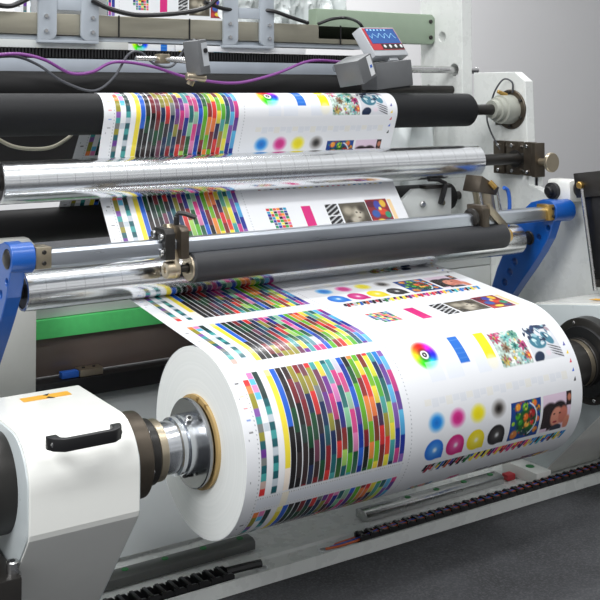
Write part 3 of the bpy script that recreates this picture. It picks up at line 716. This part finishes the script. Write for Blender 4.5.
# rods and cross pieces
build_rod = MB().cyl((.9,.759,.756), (1.50,.759,.756), .0115, 24, .001)
tag(build('cross_rod', build_rod, M['steel']), 'thin steel rod passing through the upright side frame', 'rod')
mb = MB().prism([(.90,.845),(1.385,.845),(1.397,.857),(1.397,.935),(1.385,.947),(.90,.947)], 1, .85, .90)
sg = build('sage_beam', mb, M['sage'], bevel=.006)
tag(sg, 'pale green rectangular beam bolted to the upright at top right', 'beam')
for z in (.868, .922): build('beam_bolt', MB().cyl((1.375,.852,z), (1.375,.845,z), .007, 16, .001), M['black_metal'], sg)

# bearing housing of the top roller
bh = thing('bearing_housing', 'round ivory bearing housing bolted to the white frame plate', 'bearing', (1.36, TOP[0], TOP[1]-.06))
fl = build('flange', MB().lathe((1.40,TOP[0],TOP[1]), (-1,0,0), [(0,0),(0,.062),(.006,.062),(.008,.060),(.008,0)], 56), M['brown_steel'], bh)
build('housing', MB().lathe((1.392,TOP[0],TOP[1]), (-1,0,0), [(0,0),(0,.046),(.045,.044),(.047,.038),(.062,.036),(.064,.030),(.080,.028),(.080,0)], 56), M['ceramic'], bh)
for k in range(6):
    a = k*PI/3+.5; c = Vector((1.392, TOP[0]+.053*math.cos(a), TOP[1]+.053*math.sin(a)))
    build('flange_bolt', MB().cyl(c, c-Vector((.006,0,0)), .005, 16, .001), M['black_metal'], fl)
a0 = Vector((1.375, TOP[0]-.005, TOP[1]+.044))
build('cable_gland', MB().cyl(a0, a0+Vector((-.03,.01,.012)), .006, 16, .001), M['brass'], bh)
tag(build('sensor_cable', MB().tube(curve_pts([(1.392,.495,.68),(1.385,.49,.712),(1.375,.515,.722),(1.365,.54,.69),(1.375,.57,.65),(1.36,.575,.61),(1.36,.56,.56),(1.375,.53,.50),(1.38,.5,.47)], 8), .0028), M['cable_grey']), 'thin grey cable looping over the round bearing housing', 'cable')
build('yellow_tag', MB().box((1.398,.548,.578),(1.4,.575,.600)), M['yellow'], fr)

# mount block of the upper chrome roller with knob
mt = thing('roller_mount', 'dark steel mount block with nickel knob beside the chrome roller', 'mount', (1.38, .44, .42))
for (y0, y1) in ((.515,.56),(.455,.505),(.405,.435)):
    b_ = build('mount_plate', MB().box((1.372,y0,.428), (1.40,y1,.530)), M['brown_steel'], mt, bevel=.002)
    for z in (.440,.518): build('plate_screw', MB().cyl((1.373,(y0+y1)/2,z), (1.366,(y0+y1)/2,z), .0055, 16, .001), M['steel'], b_)
for z in (.443,.478,.515): build('tie_rod', MB().cyl((1.386,.37,z), (1.386,.56,z), .0055 if z != .478 else .009, 16), M['steel'], mt)
build('end_plate', MB().box((1.35,.368,.428), (1.392,.384,.530)), M['brown_steel'], mt, bevel=.002)
build('bearing_bore', MB().lathe((1.3715,.466,.478), (-1,0,0), [(0,.018),(0,.027),(.004,.027),(.004,.018)], 36), M['black_metal'], mt)
kb = build('adjusting_knob', MB().lathe((1.372,.368,.474), (0,-1,0), [(0,0),(0,.011),(.028,.011),(.036,.026),(.039,.029),(.046,.029),(.048,.027),(.048,0)], 40), M['nickel'], mt)

# air cylinder and hydraulic ram
ac = thing('air_cylinder', 'small steel air cylinder with brown cap below the chrome roller', 'cylinder', (1.17, .36, .28))
q0 = Vector((1.140,.35,.45)); ax_ = Vector((.03,.0,-.16)).normalized()
build('cap', MB().prism([(1.085,.400),(1.155,.388),(1.168,.410),(1.100,.446)], 1, .335, .40), M['brown_steel'], ac, bevel=.003)
build('barrel', MB().cyl(Vector((1.130,.366,.405)), Vector((1.160,.366,.27)), .029, 36, .002), M['nickel'], ac)
for dx in (-.034,.034): build('tie_rod', MB().cyl(Vector((1.130+dx,.342,.405)), Vector((1.160+dx,.342,.27)), .004, 12), M['steel'], ac)
build('air_fitting', MB().cyl((1.128,.335,.428), (1.142,.325,.410), .008, 16, .001), M['brass'], ac)
tag(build('air_hose', MB().tube(curve_pts([(1.174,.325,.410),(1.190,.325,.40),(1.202,.33,.36),(1.204,.34,.30)], 8), .0055), M['cable_blue']), 'blue air hose beside the small steel air cylinder', 'hose')
hr = thing('gas_strut', 'black square pneumatic cylinder with bright rods at right edge', 'cylinder', (1.47, .25, .08))
c0 = at(595,184,0,1.345); c1 = at(609,290,0,1.345)
dv = (c1-c0).normalized(); side = Vector((0, dv.z, -dv.y))
def strip(o, w0, w1, xa, xb2, name, m, t0=0, t1=1, bevel=.003):
    xa -= .115; xb2 -= .13
    a = c0+dv*((c1-c0).length*t0); b = c0+dv*((c1-c0).length*t1); vs = []
    for x in (xa, xb2):
        for p_, w in ((a,w0),(a,w1),(b,w1),(b,w0)): vs.append((x, p_.y+side.y*w, p_.z+side.z*w))
    return build(name, MB().add(vs, [(0,1,2,3),(7,6,5,4),(0,4,5,1),(1,5,6,2),(2,6,7,3),(3,7,4,0)]), M[m], o, bevel=bevel)
strip(hr, -.045, .030, 1.455, 1.52, 'cylinder_body', 'black', .08, .95)
strip(hr, -.055, .045, 1.44, 1.53, 'end_block', 'black_metal', -.12, .12)
strip(hr, -.03, .06, 1.44, 1.53, 'lower_block', 'black_metal', .90, .97)
for w in (-.030, .050):
    a = c0+side*w+dv*.01; b = c1+side*w; build('guide_rod', MB().cyl((1.325,a.y,a.z), (1.325,b.y,b.z), .006, 16), M['steel'], hr)
gp = c0+side*(-.03); build('brass_fitting', MB().cyl((1.326,gp.y,gp.z), (1.312,gp.y,gp.z), .010, 16, .002), M['brass'], hr)
wh = thing('pivot_housing', 'white block housing with black knob above the blue arm', 'housing', (1.40, .30, .39))
h1_ = at(547,190,0,1.335)
build('housing', MB().box((1.335, h1_.y-.085, h1_.z-.030), (1.395, h1_.y+.0, h1_.z+.034)), M['arm_white'], wh, bevel=.010)
build('black_knob', MB().lathe((1.336,h1_.y-.026,h1_.z), (-1,0,0), [(0,0),(0,.024),(.014,.024),(.018,.014),(.028,.013),(.030,.011),(.030,0)], 36), M['black'], wh)
build('shaft_stub', MB().cyl((1.37,h1_.y-.085,h1_.z+.01), (1.37,h1_.y-.12,h1_.z+.01), .024, 28, .002), M['black_metal'], wh)

# clutter behind the bar at right: a pale angled plate with screws, small idler plate
ap = thing('adjuster_plate', 'pale angled plate with screws behind the nip roller, right side', 'plate', (1.0,.5,.30))
build('plate', MB().prism([(.89,.325),(1.10,.325),(1.10,.405),(.955,.405),(.89,.36)], 1, .46, .475), M['offwhite'], ap, bevel=.002)
for x in (.985, 1.06): build('plate_screw', MB().cyl((x,.46,.362), (x,.45,.362), .009, 18, .002), M['steel'], ap)
build('adjuster_foot', MB().box((.985,.44,.405),(1.085,.47,.416)), M['black_metal'], ap, bevel=.002)
lh = thing('clamp_lever', 'black clamping lever standing up beside the air cylinder', 'lever', (1.04,.43,.40))
build('stem', MB().cyl((1.05,.452,.36),(1.05,.43,.418), .008, 16, .001), M['black'], lh)
build('grip', MB().tube([(1.05,.43,.42),(1.02,.43,.432),(.985,.43,.434)], .0060, 10), M['black'], lh)

# ------------------------------------------------------------------ left frame, lower covers
q = at(36, 388, 1, .50)
lf = [( -.8,-.352),(q.x,-.352),(q.x,.325),(q.x-.02,.346),(-.8,.352)]
o = build('left_frame', MB().prism(lf, 1, .50, .535), M['beige_plate'], bevel=.003); tag(o, 'pale grey frame plate behind the left blue arm', 'frame plate')
def zat(y, px, py): return at(px, py, 1, y).z
zg1, zg0 = .136, .092
o = build('cross_member', MB().box((-.7,.60,zg1), (1.395,.66,.275)), M['offwhite'], bevel=.003); tag(o, 'pale horizontal panel just above the green strip', 'panel')
o = build('felt_strip', MB().box((-.7,.588,zg0-.002), (.95,.65,zg1-.001)), M['green'], bevel=.001); tag(o, 'bright green strip below the lower chrome roller', 'strip')
o = build('smoked_cover', MB().prism([(.60,zg0-.003),(.606,-.004),(.62,-.004),(.64,zg0-.003)], 0, -.7, .95), M['brown_acrylic'], bevel=.002); tag(o, 'glossy dark brown cover below the green strip', 'cover')
o = build('black_rail', MB().prism([(.56,-.008),(.555,-.05),(.60,-.058),(.64,-.058),(.64,-.006)], 0, -.7, .95), M['black'], bevel=.003); tag(o, 'black horizontal rail between brown cover and pale lower panel', 'rail')
o = build('end_panel', MB().box((.952,.60,-.345),(1.395,.65,zg1-.002)), M['offwhite'], bevel=.003); tag(o, 'pale panel behind the right end of the printed web and blue arm', 'panel')
tb = thing('terminal_block', 'little blue and metal connector lying on the black rail', 'connector', (.0,.57,-.005))
build('base', MB().box((-.01,.565,-.007),(.05,.60,.010)), M['nickel'], tb, bevel=.002)
build('plug', MB().box((-.055,.568,-.006),(-.012,.59,.009)), M['cable_blue'], tb, bevel=.002)
for x in (.005,.032): build('screw', MB().cyl((x,.582,.0095),(x,.582,.012), .004, 14), M['black'], tb)
o = build('lower_panel', MB().prism([(.60,-.060),(.33,-.345),(.38,-.345),(.64,-.060)], 0, -.135, .95), M['panel_gloss'], bevel=.003); tag(o, 'pale glossy sloping panel under the printed roll', 'panel')

# ------------------------------------------------------------------ base with rails and cable chains
FRONT = .107
base = build('base_plate', MB().prism([(FRONT,-.374),(1.3,-.374),(1.3,-.356),(.205,-.356),(.205,-.352),(.180,-.352),(.176,-.357),(FRONT+.005,-.357),(FRONT+.005,-.345),(FRONT,-.345)], 0, -.75, 1.9), M['white'])
tag(base, 'low white base plate under the machine with a raised front rim', 'base')
def rail(x0, x1, y, label):
    t = thing('guide_rail', label, 'rail', ((x0+x1)/2, y, -.352))
    build('rail_bar', MB().prism([(y-.022,-.352),(y+.022,-.352),(y+.022,-.334),(y+.012,-.329),(y-.012,-.329),(y-.022,-.334)], 0, x0, x1), M['steel'] if x0 > .2 else M['rail_grey'], t, bevel=.0012)
    n = int((x1-x0)/.095); 
    for k in range(n):
        x = x1-.028-k*.095
        if x > x0+.01: build('green_cap', MB().cyl((x,y,-.3292),(x,y,-.3275), .0078, 18, .0006), M['sticker_green'], t)
    return t
rail(-.25, .272, .243, 'dark left guide rail dotted with green caps under the roll')
rail(.575, XR0-.115, .222, 'bright right guide rail dotted with green caps under the roll')
def chain(x0, x1, y0, y1, label, n):
    t = thing('cable_chain', label, 'cable chain', ((x0+x1)/2, (y0+y1)/2, -.357))
    p_ = (x1-x0)/n
    for k in range(n):
        x = x0+k*p_; mb = MB()
        for y in (y0, y1-.005): mb.prism([(x,-.356),(x+p_*.76,-.356),(x+p_*.98,-.351),(x+p_*.98,-.339),(x+p_*.76,-.334),(x,-.334)], 1, y, y+.005)
        mb.box((x+p_*.12,y0,-.3355), (x+p_*.38,y1,-.332)); mb.box((x+p_*.2,y0,-.3565), (x+p_*.6,y1,-.353))
        build('link', mb, M['black'], t, bevel=.0006)
    return t
chain(-.42, .155, .116, .158, 'black cable chain lying in the base at lower left', 20)
chain(.49, 1.72, .113, .140, 'black cable chain with coloured wires in the base at lower right', 44)
for k, (m_, nm, y) in enumerate((('cable_orange','orange',.124),('cable_blue','blue',.1305),('cable_orange','orange',.1375))):
    o = build('wire', MB().tube(curve_pts([(.405+.012*k,.135,-.350),(.44,y,-.347),(.50,y,-.345)]+[(.5+.06*j, y+.001*math.sin(j*1.7+k), -.3385) for j in range(1, 20)], 4), .0028), M[m_])
    tag(o, {0: 'orange wire running through the right cable chain, nearest the rim', 1: 'blue wire running through the right cable chain', 2: 'orange wire running through the right cable chain, farthest from rim'}[k], 'wire')
o = build('hose_end', MB().tube(curve_pts([(.15,.145,-.342),(.19,.143,-.342),(.235,.141,-.343)], 6), .0085), M['black']); tag(o, 'black hose end coming out of the left cable chain', 'hose')
for x, lab in ((.239, 'round white hole edge where the left black hose enters the base'), (.405, 'round white hole edge where the orange wires enter the base')):
    o = build('grommet', MB().lathe((x,.142,-.3565), (0,0,1), [(0,.009),(0,.014),(.003,.014),(.004,.0115),(.003,.009)], 28), M['label_white']); tag(o, lab, 'grommet')
o = build('red_stop', MB().box((XR0-.095,.205,-.352),(XR0-.066,.228,-.336)), M['red'], bevel=.003); tag(o, 'small red block between the bright rail and right stand shoe', 'stop block')

# ------------------------------------------------------------------ top: beam, brackets, devices
zb0, zb1 = .836, .894
bm_ = thing('cross_beam', 'long aluminium beam across the top of the machine', 'beam', (.3,.87,.836))
build('beam', MB().box((-.7,.85,zb0), (1.105,.90,zb1)), M['alu'], bm_, bevel=.003)
for x in (.215, .44, .99): build('cable_tie', MB().box((x,.8475,zb0-.001), (x+.004,.8505,zb1+.001)), M['black'], bm_)
o = build('lip_profile', MB().prism([(.86,.822),(.93,.822),(.93,.834),(.86,.834)], 0, -.7, 1.1), M['bracket_grey'], bevel=.001); tag(o, 'thin grey profile directly under the aluminium beam', 'profile')
def bracket(x0, x1, lw, label):
    t = thing('hanger_bracket', label, 'bracket', ((x0+x1)/2, .84, .815))
    for (a, b, s_) in ((x0, x0+lw, 1), (x1-lw, x1, -1)):
        xi = b if s_ > 0 else a; pts = []
        r_ = .02
        pts = [(a,1.3),(a,.822),(b-r_ if s_ > 0 else a+r_, .822)]
        if s_ > 0: pts = [(a,1.3),(a,.822)]+[(b-r_+r_*math.sin(u), .822+r_-r_*math.cos(u)) for u in np.linspace(0, PI/2, 7)]+[(b,1.3)]
        else: pts = [(b,1.3),(b,.822)]+[(a+r_-r_*math.sin(u), .822+r_-r_*math.cos(u)) for u in np.linspace(0, PI/2, 7)]+[(a,1.3)]
        lg = build('bracket_leg', MB().prism(pts, 1, .838, .849), M['bracket_grey'], t, bevel=.0015)
        for z in (.845,.885): build('hex_bolt', MB().cyl(((a+b)/2-.006*s_,.838,z), ((a+b)/2-.006*s_,.830,z), .0055, 6), M['steel'], lg)
    build('foot_plate', MB().box((x0,.838,.814), (x1,.862,.822)), M['bracket_grey'], t, bevel=.001)
    build('cross_plate', MB().box((x0+lw-.005,.842,.903), (x1-lw+.005,.852,.935)), M['bracket_grey'], t, bevel=.001)
bracket(-.022, .152, .052, 'left grey U-shaped bracket hanging over the aluminium beam')
bracket(.552, .730, .050, 'right grey U-shaped bracket hanging over the aluminium beam')
# second printed film seen between beam and rollers, corrugated guard, flat guide
pz = at(140, 43, 1, 1.6)
path2 = seg((1.6,pz.z+.30), (1.6,pz.z-.20), .003)
s2 = np.concatenate([[0], np.cumsum(np.hypot(*np.diff(np.array(path2), axis=0).T))])
f2 = film_mesh('rear_printed_film', path2, s2+.245-.30, nx=500, loc=(0,0,0)); f2.location.x = pz.x-.473
tag(f2, 'printed film standing upright behind the aluminium beam, top left', 'film'); f2.modifiers.new('thick', 'SOLIDIFY').thickness = .0006
mb = MB()
pts = []; N = 190
for k in range(N): 
    x = -.62+k*.0095; mb.box((x,.86,.776),(x+.0055,.875,.800))
mb.box((-.62,.868,.772),(1.18,.885,.80))
o = build('corrugated_guard', mb, M['groove']); tag(o, 'black corrugated guard strip below the aluminium beam', 'guard')
o = build('guide_plate', MB().box((-.6,.83,.727), (.98,.842,.771)), M['guide_metal'], bevel=.001); tag(o, 'flat bright steel guide strip above the back black roller', 'guide strip')
mb = MB(); 
o = build('head_cover', MB().box((-.7,1.12,.40),(1.39,1.16,.80)), M['black']); tag(o, 'dark machine cover deep behind the rollers', 'cover')
o = build('light_strip', MB().box((.40,.856,.801),(.86,.864,.818)), M['label_white'], bevel=.001); tag(o, 'narrow white strip between the beam and black guard', 'strip')
xe = at(128, 43, 1, .86).x
o = build('edge_profile', MB().box((-.7,.857,.800),(xe,.866,.8215)), M['offwhite'], bevel=.001); tag(o, 'pale profile under the beam, left of the rainbow print', 'profile')
x9 = at(99, 5, 1, .96).x; x8 = at(28, 5, 1, .96).x
o = build('junction_box', MB().box((x8,.9005,.86),(x9,.94,1.1)), M['device_light'], bevel=.004); tag(o, 'light grey box standing behind the left hanger bracket', 'box')
# crumpled protective plastic at the top
nxp, nzp_ = 120, 60
g1 = smooth_noise((nzp_, nxp), (7, 16), 11); g2 = smooth_noise((nzp_, nxp), (16, 44), 12)
vs = []; fs = []
for j in range(nzp_):
    for i in range(nxp):
        x = .63+i/(nxp-1)*.48; z = .88+j/(nzp_-1)*.42
        vs.append((x, .955+.05*g1[j,i]+.02*abs(g2[j,i]-.5)*2, z-.01*g1[j,i]))
for j in range(nzp_-1):
    for i in range(nxp-1): a = j*nxp+i; fs.append((a, a+1, a+nxp+1, a+nxp))
M['plastic'] = mat('plastic_sheet', rgb(222,228,228), .2, var=.03, scale=12)
o = build('plastic_sheet', MB().add(vs, fs), M['plastic'], ang=80); tag(o, 'crumpled translucent white plastic sheet behind the beam, top centre', 'plastic sheet')
o.modifiers.new('thick', 'SOLIDIFY').thickness = .001
# hanging plastic behind the rollers at right
vs = []; fs = []
g1 = smooth_noise((50, 60), (3, 14), 21)
for j in range(50):
    for i in range(60):
        vs.append((1.0+i/59*.39, .80+.07*g1[j,i], .30+j/49*.33))
for j in range(49):
    for i in range(59): a = j*60+i; fs.append((a, a+1, a+61, a+60))
o = build('plastic_curtain', MB().add(vs, fs), M['plastic'], ang=80); tag(o, 'wrinkled pale plastic film hanging behind the rollers on the right', 'plastic sheet')
o.modifiers.new('thick', 'SOLIDIFY').thickness = .001

# sensor on the film
sn = thing('sensor', 'small grey optical sensor standing on the top black roller', 'sensor', (.27,.44,.68))
c = at(197, 58, 1, .45)
Rz = Matrix.Rotation(.25, 4, 'Y')
T = Matrix.Translation(c) @ Matrix.Rotation(-.16, 4, 'Y') @ Matrix.Rotation(.35, 4, 'Z')
build('body', MB().box((-.017,-.022,-.042), (.020,.026,.044), T), M['device_grey'], sn, bevel=.003)
build('face_label', MB().box((.0201,-.016,-.014), (.0208,.018,.026), T), M['device_light'], sn)
build('face_label', MB().box((-.004,-.0228,-.022), (.018,-.0222,.036), T), M['device_light'], sn)
build('lens', MB().cyl(T @ Vector((.007,-.0222,.016)), T @ Vector((.007,-.027,.016)), .006, 18), M['black'], sn)
build('mount_arm', MB().tube([c+Vector((.0,.01,-.03)), c+Vector((-.006,.01,-.05)), c+Vector((-.012,.016,-.066))], .009, 10), M['nickel'], sn)
build('knurled_knob', MB().cyl(c+Vector((-.03,.0,-.045)), c+Vector((.022,-.004,-.05)), .010, 24, .002), M['nickel'], sn)
build('mount_rod', MB().cyl(c+Vector((-.12,.10,.0)), c+Vector((.03,.10,.0)), .006, 16), M['steel'], sn)
build('rod_clamp', MB().box(c+Vector((-.06,.085,-.012)), c+Vector((-.03,.115,.012))), M['nickel'], sn, bevel=.002)
build('arm_link', MB().cyl(c+Vector((-.045,.10,.0)), c+Vector((0,.02,-.01)), .006, 14), M['steel'], sn)

# control display and camera box
md = thing('control_display', 'grey control unit with tilted blue screen and buttons', 'display', (.93,.55,.70))
p00 = at(359,26,1,.55); p10 = at(391,29,1,.60); p11 = at(411,53,1,.56); p01 = at(376,57,1,.50)
ctr = (p00+p10+p11+p01)/4
ex = ((p10-p00)+(p11-p01)).normalized(); ey = ((p01-p00)+(p11-p10)); ey = (ey-ex*ey.dot(ex)).normalized(); ez = ex.cross(ey)
if ez.y > 0: ez = -ez
wx = ((p10-p00).length+(p11-p01).length)/4; wy = ((p01-p00).length+(p11-p10).length)/4
T = Matrix.Translation(ctr) @ Matrix(((ex.x,ey.x,ez.x,0),(ex.y,ey.y,ez.y,0),(ex.z,ey.z,ez.z,0),(0,0,0,1)))
build('housing', MB().box((-wx,-wy,-.032), (wx,wy,0), T), M['device_light'], md, bevel=.003)
build('bezel', MB().box((-wx*.92,-wy*.9,.0), (wx*.92,wy*.62,.0015), T), M['red'], md)
M['screen'] = mat('lcd_blue', rgb(24,70,130), .15, var=.1)
b_ = M['screen'].node_tree.nodes['Principled BSDF']; b_.inputs['Emission Color'].default_value = (*rgb(20,90,170), 1); b_.inputs['Emission Strength'].default_value = .35
scn = build('screen', MB().box((-wx*.80,-wy*.86,.0015), (wx*.88,wy*.18,.0025), T), M['screen'], md)
mb = MB()
pp = [( -wx*.78+i*wx*1.5/30, -wy*.35+wy*.25*math.sin(i*.9)*(.3+.7*random.random())) for i in range(31)]
mb.tube([T @ Vector((x, y, .0032)) for x, y in pp], .0007, 5)
for k in range(6): mb.box((-wx*.75+k*.2*wx,-wy*.8,.0025), (-wx*.66+k*.2*wx,-wy*.72,.003), T)
M['lcd_light'] = mat('lcd_light', rgb(150,200,230), .3); b2 = M['lcd_light'].node_tree.nodes['Principled BSDF']; b2.inputs['Emission Color'].default_value = (*rgb(150,210,240),1); b2.inputs['Emission Strength'].default_value = .4
build('trace', mb, M['lcd_light'], scn)
build('key_panel', MB().box((-wx*.35,wy*.22,.0015), (wx*.9,wy*.58,.0022), T), M['black_metal'], md)
for k in range(4):
    build('button', MB().cyl(T @ Vector((-wx*.2+k*wx*.32, wy*.40, .002)), T @ Vector((-wx*.2+k*wx*.32, wy*.40, .0042)), .0058, 18, .0008), M['label_white'], md)
g0 = at(372,88,1,.52); g1_ = at(412,60,1,.52); T3 = Matrix.Translation((g0+g1_)/2) @ Matrix.Rotation(math.radians(-6), 4, 'Y')
build('underside_box', MB().box((-.068,-.012,-.040), (.066,.060,.036), T3), M['device_grey'], md, bevel=.003)
build('bottom_tray', MB().box((-.060,-.006,-.046), (.058,.054,-.041), T3), M['black'], md)
build('tilt_bracket', MB().box((wx*-.1,wy*1.0,-.05), (wx*.4,wy*1.22,-.01), T), M['device_light'], md, bevel=.001)
cb_ = thing('camera_box', 'dark grey box with white label left of the blue screen', 'camera', (.84,.52,.70))
c = at(358,70,1,.47); T2 = Matrix.Translation(c) @ Matrix.Rotation(-.35, 4, 'Y') @ Matrix.Rotation(.35, 4, 'Z')
build('body', MB().box((-.036,-.03,-.034), (.04,.05,.034), T2), M['device_grey'], cb_, bevel=.003)
build('label', MB().box((.010,-.0308,-.026), (.032,-.0302,.030), T2), M['label_white'], cb_)
build('end_cap', MB().box((.0402,-.026,-.03), (.044,.045,.03), T2), M['device_light'], cb_, bevel=.001)
mb = MB().box((.016,-.0316,-.004), (.026,-.0309,.004), T2); build('label_mark', mb, M['cable_blue'], cb_)

# cables
def cable(name, pts, r, m, label, y=None):
    o = build(name, MB().tube(curve_pts(pts, 8), r), M[m]); tag(o, label, 'cable'); return o
def A(px, py, y): return at(px, py, 1, y)
cable('power_cable', [A(-6,55,.69), A(20,54,.69), A(45,60,.69), A(70,73,.70), A(92,72,.70), A(115,62,.69), A(150,66,.69), A(190,78,.70), A(235,83,.70), A(275,74,.69), A(310,61,.69), A(345,62,.72)], .0042, 'purple', 'long thin purple cable sagging across below the beam')
cable('signal_cable', [A(-6,57,.70), A(18,57,.70), A(40,66,.70), A(60,80,.70), A(85,90,.70), A(100,89,.70), A(115,76,.70), A(128,55,.70), A(140,52,.70), A(155,64,.70), A(172,66,.70), A(185,48,.7), A(193,40,.55), c+Vector((0,0,.0)) if False else A(196,44,.47)], .0036, 'cable_grey', 'dark grey cable looping down and up to the small sensor')
cable('thick_cable', [A(-8,4,.825), A(10,6,.83), A(25,0,.83), A(40,-8,.83)], .007, 'cable_black', 'bundle cable at the top left corner above the beam')
cable('thick_cable', [A(92,0,.83), A(108,8,.825), A(130,14,.82), A(150,15,.82), A(180,13,.82), A(205,8,.82), A(218,-2,.82)], .007, 'cable_black', 'thick black cable drooping in front of the top coloured print')
cable('thick_cable', [A(205,2,.825), A(225,9,.835), A(250,10,.87), A(272,11,.83), A(290,17,.82), A(308,23,.825)], .006, 'cable_black', 'thick black cable passing behind the right bracket')
cable('thick_cable', [A(318,24,.82), A(332,19,.81), A(346,18,.8), A(358,22,.70), A(364,30,.70)], .005, 'cable_black', 'short black cable from plastic sheet to the control unit')
cable('cream_cable', [A(-6,137,.60), A(12,146,.60), A(32,149,.60), A(52,147,.60), A(68,138,.60), A(75,130,.62)], .0045, 'cable_cream', 'cream cable hanging below the top black roller at left')
o = build('machine_rod', MB().cyl((-.7,.66,.455),(1.395,.66,.455), .012, 20), M['satin_steel']); tag(o, 'thin steel tie rod seen just under the upper chrome roller at left', 'rod')

# ------------------------------------------------------------------ setting
o = build('floor', MB().box((-6,-5,-.40), (9,7,-FZ), None), M['carpet']); tag(o, kind='structure')
o = build('wall_back', MB().box((-6,5.6,-FZ), (9,5.8,4.6)), M['wall']); tag(o, kind='structure')
o = build('wall_right', MB().box((8.8,-5,-FZ), (9,5.6,4.6)), M['wall']); tag(o, kind='structure')

# ------------------------------------------------------------------ light: hall strip lamps, added left and wall lamps, soft hall light
def lamp(x, y, z, sx, sy, power, rx=0, ry=0, rz=0, col=(1,1,1)):
    d = bpy.data.lights.new('hall_and_fill_lamp', 'AREA'); d.shape = 'RECTANGLE'; d.size = sx; d.size_y = sy; d.energy = power; d.color = col
    o = bpy.data.objects.new('hall_and_fill_lamp', d); COL.objects.link(o); o.location = (x, y, z); o.rotation_euler = (rx, ry, rz)
    return o
lamp(.3, -1.4, 3.6, 3.2, .35, 40, rx=math.radians(-20)*-1)
lamp(.3, .6, 3.8, 3.2, .3, 44)
lamp(-2.6, -1.6, 3.0, 1.4, 1.4, 105, rx=math.radians(35), ry=math.radians(-30))  # unseen lamp added at left to whiten the left-facing sides
lamp(2.6, 3.0, 4.0, 5.0, .6, 350, rx=math.radians(35))  # unseen lamp added to brighten the back wall
w = bpy.data.worlds.new('hall'); scene.world = w; w.use_nodes = True; n, l = w.node_tree.nodes, w.node_tree.links
bg = n['Background']; tc = n.new('ShaderNodeTexCoord'); sx = n.new('ShaderNodeSeparateXYZ'); l.new(tc.outputs['Generated'], sx.inputs[0])
cr = n.new('ShaderNodeValToRGB'); cr.color_ramp.interpolation = 'LINEAR'
mr = n.new('ShaderNodeMapRange'); mr.inputs[1].default_value = -1; mr.inputs[2].default_value = 1; l.new(sx.outputs['Z'], mr.inputs[0]); l.new(mr.outputs[0], cr.inputs[0])
el = cr.color_ramp.elements
stops = [(.0,.10),(.36,.16),(.45,.34),(.485,.20),(.515,.62),(.545,.86),(.575,.38),(.62,.55),(.66,1.0),(.70,.55),(.78,.75),(.84,1.15),(.88,.7),(1.0,.95)]
el[0].position = 0; el[0].color = (.10,.10,.105,1); el[1].position = 1; el[1].color = (.93,.95,.97,1)
for p_, v_ in stops[1:-1]:
    e_ = el.new(p_); e_.color = (v_*.985, v_, v_*1.02, 1)
l.new(cr.outputs[0], bg.inputs[0]); bg.inputs[1].default_value = .9

# ------------------------------------------------------------------ camera
cd = bpy.data.cameras.new('camera'); cam = bpy.data.objects.new('camera', cd); COL.objects.link(cam)
cd.sensor_width = 36; cd.sensor_fit = 'HORIZONTAL'; cd.lens = F/600*36; cd.clip_start = .05; cd.clip_end = 60
cd.shift_x = (300-PX)/600; cd.shift_y = -(300-PY)/600
cam.matrix_world = Matrix(((rt.x, up.x, -fw.x, CAM.x), (rt.y, up.y, -fw.y, CAM.y), (rt.z, up.z, -fw.z, CAM.z), (0,0,0,1)))
scene.camera = cam
for o in list(COL.objects):
    if o.parent is None:
        if o is cam: cam.matrix_world = Matrix.Translation((0,0,FZ)) @ cam.matrix_world
        elif o.type == 'LIGHT': pass
        else: o.location.z += FZ
vs_ = scene.view_settings; vs_.view_transform = 'Standard'; vs_.look = 'None'; vs_.gamma = 1; vs_.use_curve_mapping = False; vs_.exposure = 0
